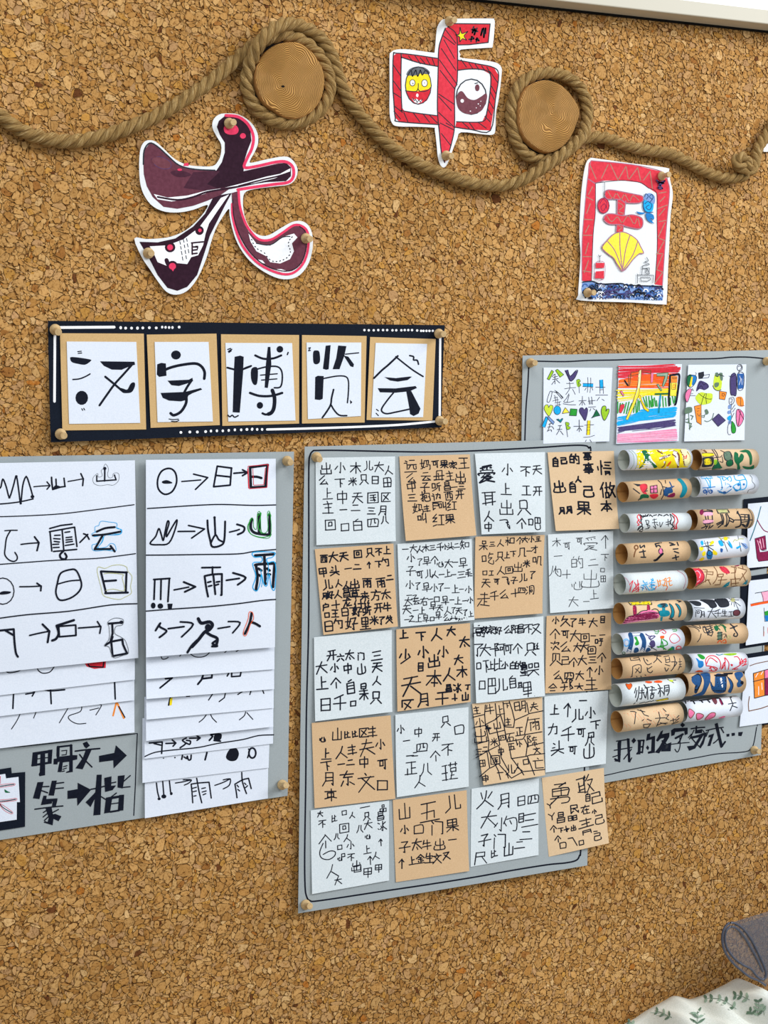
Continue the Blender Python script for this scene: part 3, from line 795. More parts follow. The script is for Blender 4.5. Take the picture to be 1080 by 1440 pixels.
def cutout_red():
    o = (530, 10, 5.4); pts = P_('490,100 520,90 560,88 860,86 890,95 895,130 880,290 850,308 640,322 635,360 640,385 780,400 900,420 940,450 948,500 925,700 905,800 900,930 880,968 800,965 640,950 610,1000 585,1060 560,1130 530,1200 505,1218 480,1195 462,1130 455,1050 440,930 430,915 300,908 160,905 115,880 97,800 98,600 97,380 105,345 150,322 250,322 420,345 440,330 450,220 460,150')
    s = slab('paper_character', catmull(crop(o, pts), 3, True), HC, .0006, M['cutout'])
    tag(s, 'cut-out paper Chinese character for middle drawn in red stripes with a flag on top', 'paper cutout')
    draw(Plane(HC), s, '''@530,10,5.4
F r 125,370 150,350 182,352 185,385 183,560 190,760 210,790 460,825 475,892 170,870 140,840 128,700 122,600
F r 190,352 300,365 465,390 465,450 330,425 190,385
F r 612,400 760,430 890,460 925,520 900,700 862,937 720,930 595,908 605,870 800,870 835,800 860,640 862,510 800,475 700,470 612,480
F R 520,160 560,140 600,200 612,300 610,560 590,640 590,900 570,1020 545,1100 515,1185 490,1100 475,950 460,780 465,500 470,320 490,240
F r 545,150 560,125 860,128 845,268 700,285 610,285 590,220
C k 6 520,160 490,240 470,320 465,500 460,780 475,950 490,1100 515,1180
C k 6 540,150 600,200 612,300 610,560 590,640 590,900 570,1020 545,1110
S k 6 545,150 560,125 860,128 845,268 700,285 612,287
C k 6 465,390 300,365 150,350 125,370 122,600 128,700 140,840 170,870 475,892
C k 6 183,352 185,385 183,560 190,760 210,790 460,825|185,380 330,425 462,450
C k 6 612,402 760,430 890,460 925,520 900,700 862,937 720,930 595,912|612,480 700,470 800,475 862,510 860,640 835,800 800,870 605,870
S k 5 500,215 590,285|520,170 600,275|490,315 600,480|475,400 610,590|480,480 590,620|470,660 590,740|470,680 565,785|470,800 590,915|480,880 580,930|490,960 560,1050|525,880 560,900|510,250 590,390
S k 5 240,370 270,410|290,370 330,430|330,385 370,435|375,385 405,440|420,390 440,445|125,440 180,520|125,560 185,640|125,650 185,690|130,750 195,800|130,790 180,850|205,800 235,870|275,800 325,870|350,810 400,875|400,820 460,880
S k 5 640,400 680,455|700,425 730,470|745,430 775,475|795,445 820,480|835,455 860,500|860,490 915,570|870,600 905,660|860,640 890,700|850,710 885,770|840,770 870,820|820,830 860,870|770,875 830,920|700,875 740,930|650,875 700,920
F y 598,210 625,205 632,155 645,200 690,185 662,218 680,250 650,240 630,262 628,228
Z k 5 598,210 625,205 632,155 645,200 690,185 662,218 680,250 650,240 630,262 628,228
C k 9 735,150 725,195 745,165 740,210 760,160|720,170 765,185|800,165 790,215 810,160 812,230 825,160 825,200|700,245 735,240 720,225 715,260|750,245 775,255 760,235 755,265
E y 315,595,96,140
F r 220,632 310,640 405,620 408,650 380,710 330,737 290,735 245,700
N g 245,520 225,510 250,470 300,452 360,458 400,490 390,510 330,505 290,520
C k 7 235,520 260,480 270,525 295,480 310,525 330,480 345,515 370,480 395,505
O k 5 315,595,98,142
C k 5 218,635 290,642 312,620 314,580|312,620 330,640 380,635 408,610
E w 270,575,20,24
E w 362,577,22,27
O k 4 270,575,20,24|362,577,22,27
E k 274,580,4,7|362,576,3,5
E w 307,670,9,14
F w 265,690 280,705 300,695 320,710 345,700 340,720 310,732 285,722
S k 4 270,690 285,712 295,700 305,725 318,705 330,722 345,698
O k 6 718,680,115,134
N x 603,700 620,650 650,640 690,690 740,705 790,680 830,655 835,700 800,780 740,810 670,808 620,770
E x 763,612,17,26
E w 648,712,13,14|770,735,4,5|790,715,3,4|785,750,3,4|755,765,3,4|710,790,5,4
C k 5 745,580 765,575
''', wk=1.35)
cutout_red()
pin(632.2, 29.4, 639.3, 28, HC, 'wooden push pin at the top of the red cut-out character')
pin(627.2, 218.3, 635.2, 219.3, HC, 'wooden push pin at the bottom tip of the red cut-out character')

def card_red_frame():
    o = (790, 200, 6.0); pts = P_('240,135 300,138 600,180 880,215 905,240 915,320 935,410 935,480 918,620 905,900 895,1100 885,1340 855,1368 600,1352 160,1335 140,1290 148,1150 160,950 150,780 160,500 180,300 205,180')
    s = slab('drawing_card', catmull(crop(o, pts), 3, True), HC, .0006, M['cutout'])
    tag(s, 'tall white card with a hand-drawn red frame, yellow fan and blue waves', 'paper card')
    waves = ''
    rr = random.Random(5)
    for q in range(170):
        x = rr.uniform(195, 840); y = rr.uniform(1205, 1320)+(x-200)*.02; r = rr.uniform(10, 24)
        if y < 1182+(x-175)*.05+8: y += 20
        r = min(r, max(8, 1325+(x-200)*.015-y+r*.3))
        waves += 'C %s %g %g,%g %g,%g %g,%g %g,%g %g,%g\n' % (rr.choice('nvnBnw'), rr.uniform(4, 7), x-r, y+r*.2, x-r*.7, y-r*.5, x, y-r*.8, x+r*.7, y-r*.5, x+r, y+r*.2)
    draw(Plane(HC), s, '''@790,200,6.0
F R 245,155 600,190 850,250 900,330 912,420 890,640 870,900 850,1210 785,1200 805,900 800,430 730,385 660,340 500,322 350,325 285,345 283,600 265,780 250,1175 170,1170 172,830 190,600 215,330 228,180
C a 5 245,160 215,330 190,600 172,830 170,1165
C k 4 285,345 283,600 265,780 250,1175
C a 7 350,325 285,345 270,340 225,310
C k 4 285,345 500,322 660,340 730,385 800,430 803,620 805,900 785,1195
C a 5 250,155 600,190 850,250 895,330 910,420 890,640 870,900 850,1205
S A 6 235,185 290,310|390,190 335,305|410,185 475,320|540,205 480,310|545,210 560,305|640,215 570,310|640,215 665,320|745,245 690,320|745,245 765,390|260,375 225,440|205,460 265,490|240,520 210,600|190,650 260,655|230,700 200,760|175,785 255,785|225,850 200,940|180,965 250,965|225,1000 190,1100|180,1085 245,1095|820,430 880,420|870,460 830,500|810,560 890,530|870,560 820,620|820,670 880,660|870,680 815,800|820,810 870,830|860,840 800,950|800,940 850,940|850,950 800,1070|800,1075 850,1095|850,1100 785,1190
F s 175,1175 260,1172 330,1195 500,1190 560,1205 850,1215 855,1300 850,1335 600,1330 180,1300 165,1240
''' + waves + '''
C n 6 175,1178 260,1172 330,1195 500,1190 560,1205 850,1215
C v 7 420,1255 470,1240 520,1235|350,1290 420,1275 520,1280 600,1270
N R 362,440 380,405 440,405 520,420 620,440 680,455 685,490 650,512 540,510 500,485 430,480 380,478
F R 470,480 540,490 525,610 470,615
N R 355,650 380,608 440,605 520,620 600,612 675,640 683,700 650,730 560,715 490,695 400,690
F R 465,690 520,695 515,755 460,755
Z a 6 362,440 380,405 440,405 520,420 620,440 680,455 685,490 650,512 540,510 500,485 430,480 380,478
S a 6 470,485 468,612|540,495 528,612|465,692 460,755|522,698 516,752
Z a 6 355,650 380,608 440,605 520,620 600,612 675,640 683,700 650,730 560,715 490,695 400,690
C A 5 390,415 430,475 460,430 500,480 530,440 570,500 600,450 650,490
C A 5 380,620 420,670 470,630 510,680 560,620 610,690 640,640 660,710
C A 5 480,510 520,540 480,580 520,600|480,705 505,720 480,745
S g 3 362,335 360,470
E R 352,535,48,64
O V 5 352,535,48,64
C V 4 320,520 350,480 380,520 350,580 330,550 360,520 380,560
N c 690,500 720,485 770,500 770,570 740,590 700,570
N s 710,440 750,430 785,460 780,520 740,500 690,480
C u 5 700,520 730,500 760,530 740,570 710,550 735,530|690,500 690,560 720,590 770,590|740,510 770,470 760,440 740,460 760,480|700,460 710,435 730,455 715,480
C u 4 630,585 660,605 700,590|710,600 720,650 780,685|740,600 775,640 750,670|725,610 745,650 770,640
N b 630,585 665,608 705,598 660,590
N b 712,600 770,610 778,650 745,640 775,684 725,660
F Y 340,890 380,835 440,775 510,757 575,780 635,825 665,880 690,935 655,940 600,990 512,1088 440,980 400,950
Z a 6 340,890 380,835 440,775 510,757 575,780 635,825 665,880 690,935 655,940 600,990 512,1088 440,980 400,950
C a 6 388,838 450,920 512,1080|490,765 492,900 512,1080|575,785 540,900 512,1080|640,840 600,950 515,1080
F R 287,1018 360,1018 358,1060 287,1062
F R 287,1090 358,1085 355,1150 280,1148
Z a 3 287,1018 360,1018 355,1150 280,1148
S k 3 320,1015 320,960|308,950 322,965 333,952
S g 4 638,1190 640,1120 775,1122 768,1190|640,1120 636,1110|675,1118 680,1065 740,1060 735,1115|665,1140 745,1142 748,1160 725,1172 668,1170 665,1140
C g 4 715,970 730,1000 700,1010 740,1030 690,1040 680,1060 720,1070 705,1100 740,1110 715,1060
C v 9 800,320 830,340 870,325 835,360 815,385 850,390 820,350 860,345 810,335
''', wk=1.35)
card_red_frame()
pin(930, 247.5, 941.3, 245.3, HC, 'wooden push pin at the top right of the red-framed card')
pin(825.9, 411.5, 835.6, 411.5, HC, 'wooden push pin at the bottom left of the red-framed card')

# ---------------------------------------------------------------- title banner
HB = .003
def banner():
    b = Sheet([67.5, 451, 625.5, 457.2, 621, 601, 71.5, 622], HB, bl=.003, br=.0015, tr=.001, bow=-.001)
    t = b.build('title_banner', M['black'], n=16)
    tag(t, 'long black card banner with white painted lines and dots along its edges', 'banner')
    draw(b, t, '''@60,440,3.6
S w 14 85,74 362,72
E w 395,75,7,8|420,77,7,7|450,77,7,7|480,77,7,8|507,76,7,7|540,75,7,7|575,76,7,7|605,72,6,7|622,73,6,7|640,74,6,7|657,74,6,7|691,72,7,7
S w 13 62,108 60,448
E w 700,605,7,7|745,603,7,7|783,603,7,7|825,601,7,7|852,598,6,7|882,597,6,7|912,597,6,7|942,595,6,7|973,592,6,7|1005,592,6,7|1035,590,6,7|1061,588,6,7
@340,440,3.6
E w 25,590,6,7|52,590,6,7|78,590,6,7|103,590,6,7
C w 11 128,590 300,586 500,580 700,572 830,564 985,549
E w 621,87,6,6|643,88,6,6|668,88,6,6|691,87,6,6|715,87,6,6|736,87,6,6|763,88,6,6|782,88,6,6|808,88,6,6|825,87,6,6|843,87,6,6|862,87,6,6|888,89,6,6|908,91,6,6|920,91,6,6|935,91,6,6|950,91,6,6|967,91,6,6
S w 11 1005,122 1002,530
''', 'painted_lines')
    A = (60, 440, 3.6); B = (340, 440, 3.6)
    cards = [
     ('brush card with the first banner character, a wedge and round dots', A, '88,103 512,105 524,590 100,595', '122,145 474,147 494,557 134,562', '''@60,440,3.6
N n 140,234 150,223 238,235 242,245 215,262 180,258 150,250
C n 7 153,337 185,334 215,323 240,309
E n 198,430,32,36
F n 290,245 465,247 468,262 430,275 400,288 350,287 310,268
C n 11 450,265 410,310 365,360 325,415 288,468
S n 11 317,323 365,362 400,392
N n 385,380 405,382 428,388 443,362 455,352 467,355 466,375 452,400 430,406 405,403
S n 5 178,196 196,194|180,205 198,203|198,485 203,493|208,483 213,491'''),
     ('brush card with the second banner character, a dot over a roof', A, '527,110 880,105 897,568 547,582', '567,147 840,147 862,550 582,553', '''@60,440,3.6
E n 675,213,25,23
F n 580,260 600,253 624,256 627,318 590,324 578,312
C n 14 620,288 650,276 700,264 770,256 803,270 820,300 818,333
F n 632,343 740,338 758,328 762,345 730,358 690,370 652,366
C n 12 752,345 735,370 718,400
F n 597,405 720,400 800,380 808,388 760,406 738,418 730,440 700,448 640,444 608,430
C n 14 728,430 725,460 700,500 665,518 648,508
C n 5 640,537 660,540 688,538|652,548 675,550 690,544'''),
     ('brush card with the third banner character, cross beside a box', None, '310.8,470 420.6,471.1 420.6,595.6 312.8,598.9', '317,482.2 410.8,482.5 415.6,591.4 321.1,592.8', '''@60,440,3.6
F n 972,222 1000,216 1018,222 1015,300 998,505 962,503 968,300
C n 10 935,277 980,288 1010,286 1053,270
C n 7 938,518 948,526 960,518 972,528 990,520
S n 6 937,185 952,180|940,195 958,184|943,200 955,192
@340,440,3.6
C n 11 68,215 110,232 160,230 200,215
F n 132,172 145,172 150,260 132,380 116,378 122,260
E n 193,184,17,17
S n 7 235,200 231,211
N n 50,282 80,280 78,355 60,362 47,330
C n 8 80,284 130,272 180,272 202,295 205,340 195,375 165,379
S n 6 95,315 180,308|100,340 178,334
C n 12 42,405 90,420 150,420 205,405
C n 19 155,392 166,430 163,480 150,505 135,512
C n 11 145,512 120,514 105,508
E n 92,468,16,17
C n 9 0,290 20,278 48,268'''),
     ('brush card with the fourth banner character, thick upright strokes over an open box', B, '305,112 632,117 622,555 305,560', '328,150 605,150 603,522 335,538', '''@340,440,3.6
N n 362,198 378,190 393,198 396,245 380,260 363,250
F n 425,166 450,163 440,285 428,288 411,283
F n 488,165 530,168 520,215 495,285 460,285 478,230
S n 6 525,209 592,202
F n 515,215 540,222 568,260 565,275 550,270
S n 5 338,178 348,176 340,188|338,192 348,190
F n 372,325 385,318 415,320 410,435 395,441 370,438
C n 7 415,332 480,320 525,322 540,345 540,400 535,455
F n 548,440 560,452 550,462
C n 9 465,388 455,430 450,465 430,500 408,530
C n 8 452,465 470,495 495,518 532,520'''),
     ('brush card with the fifth banner character, a peaked roof', B, '650,122 982,132 965,545 632,542', '678,152 938,157 918,528 657,530', '''@340,440,3.6
C n 10 790,218 740,265 710,290 670,330
C n 8 780,222 830,262 870,292 918,322
F n 722,325 780,330 850,322 862,323 840,340 790,348 750,342
F n 688,381 780,382 880,370 887,380 850,397 780,404 700,402
C n 8 770,402 735,445 707,490 730,510 780,502 850,487
F n 833,398 858,395 905,485 895,510 870,522 852,512 848,480
C n 8 850,216 870,222 870,238 888,240 895,260
C n 5 682,488 692,496|680,508 692,520''')]
    for i, (lab, o, k, wq, ink) in enumerate(cards):
        kq = crop(o, P_(k)) if o else P_(k); wq = crop(o, P_(wq)) if o else P_(wq)
        # sit just above the banner's own curve
        def hat(pt): return float(-b.proj([pt], 0)[0, 1])
        hs = [hat(p)+.0006 for p in kq]; h0 = min(hs)
        c = Sheet(np.array(kq).ravel(), h0, *[h-h0 for h in hs], bow=0, power=1.0)
        co = c.build('kraft_brush_card', M['kraft2'], n=4)
        tag(co, lab, 'card', 'brush-lettered cards on the banner')
        hs = [h+.0005 for h in [float(-c.proj([p], 0)[0, 1]) for p in wq]]; h0 = min(hs)
        wsh = Sheet(np.array(wq).ravel(), h0, *[h-h0 for h in hs], power=1.0)
        wo = wsh.build('white_paper', M['white'], co, n=4)
        draw(wsh, wo, ink, 'brush_character')
banner()
pin(77.5, 462.8, 82.2, 467.2, HB+.001, 'wooden push pin at the top left corner of the black banner')
pin(85, 610, 90, 612.8, HB+.003, 'wooden push pin at the bottom left corner of the black banner')
pin(616.9, 468.8, 624.1, 470, HB+.002, 'wooden push pin at the top right corner of the black banner')
pin(618.1, 591.3, 626.6, 592.9, HB+.002, 'wooden push pin at the bottom right corner of the black banner')
# ---------------------------------------------------------------- grey board on the left with two fans of paper sheets
ORD = ['topmost', 'second', 'third', 'fourth', 'fifth', 'sixth', 'seventh', 'eighth']
HG = .0025
def left_board():
    b = Sheet([-330, 648, 413.5, 635, 404.5, 1119, -330, 1232], HG, br=.0006, bow=.0002)
    t = b.build('grey_board', M['grey'], n=16)
    tag(t, 'grey card board at the left edge carrying two columns of layered white sheets', 'board')
    draw(b, t, '''@0,1030,5.4
C n 7 -300,165 15,118 180,105 600,60 850,30 1043,8
S n 8 1043,10 1035,180 1028,400 1016,630
F n 248,152 290,146 288,162 282,255 238,258
F n 248,152 398,130 398,152 248,176
F n 365,133 399,129 392,237 362,240
F n 308,145 343,142 343,325 300,333 294,318 302,300
S n 8 275,202 370,190
S n 17 245,250 385,228
S n 24 442,112 440,180
S n 14 440,110 545,98
S n 20 540,98 541,180
S n 7 468,140 508,135 503,168 470,172
F n 408,200 430,198 432,186 548,172 588,172 586,205 555,212 440,225 436,243 406,242
F n 452,225 478,222 470,290 462,302 437,300
S n 10 460,225 540,215
F n 525,215 553,213 553,300 500,308 505,298 526,290
S n 8 482,260 510,252|478,280 505,270|470,297 490,292
F n 628,82 660,68 683,100 655,122 640,108
C n 12 572,142 650,132 720,125 758,122
F n 652,132 698,127 665,200 628,280 573,272 600,235 630,190
S n 11 605,168 640,215|655,220 698,262
F n 752,178 868,155 880,97 964,175 863,273 860,212 753,226
F n 285,378 331,375 300,506 250,500
S n 10 325,412 372,410|318,442 362,458
F n 394,367 432,365 410,480 368,478
S n 10 425,387 484,380|412,427 482,421
F n 330,480 355,480 350,520 395,515 395,540 310,552
F n 345,506 437,500 436,515 425,558 395,560 400,525 340,528
C n 10 265,583 360,570 478,558
F n 345,572 392,568 400,610 408,645 400,705 332,684 340,672 362,680 370,650
S n 9 330,608 360,588|328,642 366,610|338,668 372,636|392,612 444,585
F n 400,622 420,618 467,637 445,674 404,655
F n 513,443 590,430 590,382 692,435 588,558 585,498 513,505
F n 735,321 773,320 763,625 709,630
C n 10 690,432 740,422 795,408
F n 728,450 722,500 688,567 650,530 690,490
S n 9 765,485 808,512
F n 792,345 847,333 845,405 882,402 855,438 798,452
S n 9 840,385 880,377
F n 895,330 948,324 936,405 932,425 893,418
S n 9 925,418 988,412|935,375 990,327
S n 9 838,495 884,460
F n 805,495 855,485 835,608 791,615
F n 830,490 943,472 940,490 830,510
F n 905,475 943,472 937,592 895,595
S n 8 848,542 900,535
S n 14 838,603 905,592
''', 'marker_lettering')
    # black-backed character card at the very left
    f = slab('framed_card', [(-70, 1093), (15.7, 1079.5), (16.5, 1087.5), (35.5, 1085.8), (35.2, 1162.5), (0, 1168), (-70, 1178)], HG+.0010, .0006, M['black'])
    tag(f, 'small black-backed paper card with red outlined writing at the lower left edge', 'paper card')
    hh = HG+.0010+.0006
    wp = slab('white_paper', [(-70, 1100), (7.4, 1088.4), (8.5, 1094.8), (26, 1092.6), (28, 1128), (23.7, 1128), (23.5, 1152.6), (0, 1156), (-70, 1166)], hh, .0004, M['white'], f)
    draw(Plane(hh), wp, '''@0,1030,5.4
C k 7 -80,420 10,408 60,400 105,395
Z r 3 -80,410 60,390 110,388 108,402 60,410 -80,430
C k 7 -80,530 40,520 118,508
Z r 3 -80,520 60,508 122,500 122,515 60,525 -80,540
C k 6 0,545 30,575 90,610
Z r 3 -5,540 35,560 95,605 85,618 30,590
S r 3 3,332 5,390|-5,400 0,330
N e 35,432 55,445 78,455 65,458 40,455''')
left_board()
def fan(q0, q1list, hb, side, inks, bulge, extra):
    """sheets pinned one over another: each shows a strip under the one before it"""
    n = len(q1list)
    for i, (q, br, bl) in enumerate(q1list):
        s = Sheet(q, hb+(n-1-i)*.00055, bl=bl, br=br, bow=bulge if i == 0 else .0006, power=2.5)
        o = s.build('paper_sheet', M['white'], n=14)
        tag(o, extra[i], 'sheet', 'sheets in the %s fan' % side)
        if inks[i]: draw(s, o, inks[i], 'marker_drawing', seed=i+5, wk=1.28)
L0 = '''@0,630,5.143
C n 9 -140,380 -60,250 0,290 20,225 45,280 68,355 95,280 118,205 135,300 150,400 165,270 190,208 215,270 238,352
C n 8 0,405 60,400 150,388 240,368
E n 118,205,10,9|68,358,9,8|150,400,9,9|190,208,8,8|235,352,14,12|22,228,7,7
C n 7 245,280 300,275 355,272
S n 8 340,245 362,272 340,298
C n 10 373,212 375,250 382,300
S n 9 382,300 440,282 472,278|405,225 408,290|463,218 470,278
N n 385,292 400,270 430,275 440,285 400,300
C n 7 492,242 550,232 605,222
S n 9 585,185 603,225 598,272
S n 8 700,200 700,240 840,230 828,195
C n 9 758,150 758,190 757,238
E n 758,148,12,12
Z g 2 763,115 745,150 732,165 740,200 712,210 708,185 690,195 672,220 680,255 720,272 780,265 820,268 855,240 862,200 850,180 820,185 815,210 790,215 778,190 785,150
C n 6 -10,497 200,490 450,475 700,445 970,410
C n 7 35,598 80,595 125,595
C n 8 75,600 48,650 38,720 35,770 60,805 95,820 120,810 125,785 108,755
C n 8 152,697 210,690 280,685
S n 10 250,642 282,685 268,742
S n 9 360,582 440,560 522,550
S n 9 362,605 375,745|358,605 540,572|540,572 557,712|450,592 462,745|388,748 555,733
S n 8 395,632 435,630|388,655 435,658|392,675 430,680|382,697 425,695|385,720 428,718|470,610 505,605|478,648 520,643|478,665 522,660|478,682 525,675|472,705 535,695
C n 12 460,745 435,770 440,795 468,805 482,785 470,762
S n 9 578,683 635,625|605,620 628,628 645,660
C c 3 690,610 688,570 715,560 730,530 790,535 845,545 845,580 880,590 875,620 830,630 760,632 740,680 690,735
Z c 3 665,620 700,605 760,580 840,575 880,600 860,622 780,622 720,635 680,640
Z c 3 745,640 700,690 668,700 670,735 700,745 760,738 820,745 840,740 830,700 800,690 770,715 710,722 735,680
C K 12 700,605 760,580 830,572
C K 12 672,632 760,625 870,605
S K 12 745,628 685,732 800,730|800,708 830,748
C n 6 -10,842 150,830 400,812 700,798 860,780 980,764
O n 6 20,1035,82,95
N n 0,1045 30,1035 80,1040 60,1055 0,1060
C n 8 143,1003 220,1002 300,998
S n 10 268,978 298,1000 295,1032
Z n 10 515,878 440,905 415,980 405,1050 435,1100 510,1085 570,1040 590,990 575,930 550,885
C n 8 415,985 500,962 585,955
S n 12 730,895 768,1050|730,892 918,900|915,898 910,1045|762,1050 925,1045
C n 12 755,963 800,960 840,957
Z S 3 705,900 712,860 760,870 810,850 870,845 915,860 925,890 955,930 945,1000 950,1050 900,1080 860,1095 780,1080 745,1060 730,1000
C S 3 750,910 800,905 890,915 885,940 900,1030 820,1020 765,1030
C n 7 -10,1232 200,1205 500,1180 800,1135 990,1126
S n 12 0,1320 100,1310|40,1320 100,1355
C n 12 100,1310 105,1400 115,1480 130,1510
C n 9 215,1355 280,1340 355,1325
S n 12 308,1275 358,1325 345,1405
S n 14 410,1285 535,1245
C n 14 410,1285 425,1340 405,1380 378,1392
S n 10 425,1290 548,1280 550,1355 430,1365 425,1290
S n 9 568,1302 730,1290|705,1255 730,1295 722,1340
S n 12 785,1270 878,1262|812,1270 815,1340 800,1400
E n 878,1260,14,13
C n 12 815,1365 800,1400 762,1425
S n 12 805,1400 885,1385 890,1420 905,1455 920,1485 815,1505 805,1400
Z g 3 780,1260 830,1230 890,1240 885,1280 840,1290 830,1340 880,1370 910,1400 930,1480 890,1500 820,1515 790,1440 755,1430 790,1380 790,1300
'''
L1 = '''@0,900,4.966
C n 6 35,213 60,228 100,225 135,215 152,198
C n 6 258,190 270,215 300,232 345,225 370,200 380,180
F r 590,160 740,148 738,195 690,198 660,202 605,185
S K 8 615,170 625,185 720,190 725,155'''
L2 = '''@0,900,4.966
S n 9 75,360 90,368 125,352|95,368 90,478
S n 8 180,378 240,368|215,352 242,362 225,392
C n 9 275,338 320,350 360,355 452,347
S n 9 352,330 358,445
S n 9 768,292 800,285 805,412'''
L3 = '''@0,900,4.966
C n 5 40,525 42,512 90,508 140,505 120,560 80,622
C n 5 190,502 250,492 235,545
S n 5 480,468 415,578
C n 5 572,460 560,500 482,530 490,560 540,585 600,582
C n 5 628,490 690,475|695,450 708,460 670,523
S o 9 812,438 790,528
S o 10 818,438 865,545
S n 7 830,465 872,540'''
fan(None, [([-190, 655, 189.7, 647.3, 194.5, 925.2, -190, 965], .0035, .004), ([-190, 890, 190, 870, 189.6, 955.6, -190, 1000], .002, .003),
           ([-190, 920, 189.5, 900, 189, 984.6, -190, 1030], .002, .003), ([-190, 950, 189, 925, 189.3, 1030, -190, 1075], .002, .002)], HG+.0010, 'left', [L0, L1, L2, L3], .003,
    ['long white sheet of arrow drawings topmost in the fan at the left edge', 'white sheet with a red box mark at its edge, second in the left edge fan',
     'white sheet with a plus-like character, third in the left edge fan', 'lowest white sheet of the left edge fan with an orange peak mark'])
R0 = '''@190,630,4.5
Z n 9 202,130 165,150 143,200 148,260 188,293 235,275 262,220 258,165 235,135
N n 170,212 200,203 235,218 225,225 180,225
S n 7 295,212 415,202
S n 8 370,165 460,187 382,262
S n 9 520,115 497,245|520,115 612,127|610,127 602,235|497,245 602,235|513,173 605,183
S n 9 625,160 705,153
S n 9 680,138 712,155 680,175
S K 13 728,122 733,250|728,122 840,107|838,110 825,245|735,250 828,244
C K 12 738,182 770,182 800,190
S r 3 715,115 722,258 835,250 842,103 715,115|745,130 750,235 815,232 825,125|712,130 718,255
C n 6 78,383 200,375 400,362 550,357 750,363 890,360
Z n 8 95,605 130,560 150,510 165,545 178,585 190,530 205,465 215,475 200,530 200,560 235,500 265,455 255,510 215,600 150,612
S n 8 272,528 378,527
S n 8 338,490 440,512 358,570
C n 10 458,458 462,520 475,580 490,625 545,615 565,580 570,465
S n 10 503,438 508,550
E n 503,440,8,9
C n 9 478,605 508,550 530,580 560,595
C n 8 598,532 640,522 660,515
C n 10 645,483 690,500 685,530 650,547
C K 13 740,448 732,485 738,520 770,540 850,548 850,530 852,425
S K 14 785,420 785,540
C G 4 720,480 735,450 712,500 735,545 800,565 855,555|775,430 795,410 795,430 780,500 800,540|840,430 850,410 860,430
Z G 3 730,450 720,500 735,545 800,568 858,556 855,415 838,412 840,520 800,530 793,412 775,415 770,510 750,500 748,450
C n 6 70,678 200,677 400,674 650,670 750,655 890,642
S n 9 118,832 220,825|125,832 120,958|165,830 162,958|217,828 208,972
E n 115,997,15,19|160,1000,18,17
F n 205,985 238,985 232,1018 208,1018
S n 8 247,898 340,880
S n 10 308,848 382,878 315,910
S n 9 423,757 540,755|490,757 490,800
E n 490,755,9,7
C n 10 440,810 490,800 550,797|440,810 450,880 462,940
S n 10 550,797 548,930|495,800 508,925
E n 545,930,7,7
S n 9 460,850 480,845|465,875 485,870|515,848 535,845|510,868 528,862
S n 9 578,837 660,825
C n 10 620,790 700,820 650,865
S K 13 760,680 875,672|818,675 825,860
C K 13 760,740 790,735 885,730|765,740 775,820 765,895|883,732 872,880
S K 12 780,762 800,775|775,798 795,810|835,762 852,775|838,798 855,800
Z c 4 750,660 880,660 870,690 835,700 840,725 888,730 885,890 862,880 850,800 835,870 815,860 800,800 790,860 770,905 745,880 765,810 745,730 800,720 800,690 755,690
C c 3 795,770 805,840 800,880|830,700 845,760 830,850
C n 6 70,1032 250,1018 450,1005 650,985 800,965 890,958
C n 10 130,1155 160,1108 155,1130 198,1155 185,1175 155,1198
S n 9 210,1143 310,1130
C n 9 287,1100 368,1115 295,1195
C n 16 400,1080 420,1108 470,1100 490,1120 470,1150 440,1165 400,1215 360,1258
C n 14 450,1165 480,1185 520,1205 515,1245
E n 462,1135,20,22
S n 8 525,1142 600,1130
C n 8 590,1098 665,1105 618,1170
C K 12 738,1045 725,1110 695,1175|730,1100 760,1110 790,1128
Z O 3 738,1038 722,1040 715,1085 690,1150 685,1180 700,1188 715,1160 730,1115 750,1080 745,1045
@190,900,4.5
C n 12 395,0 360,35 332,78
C n 11 520,0 490,22 520,38 488,40
'''
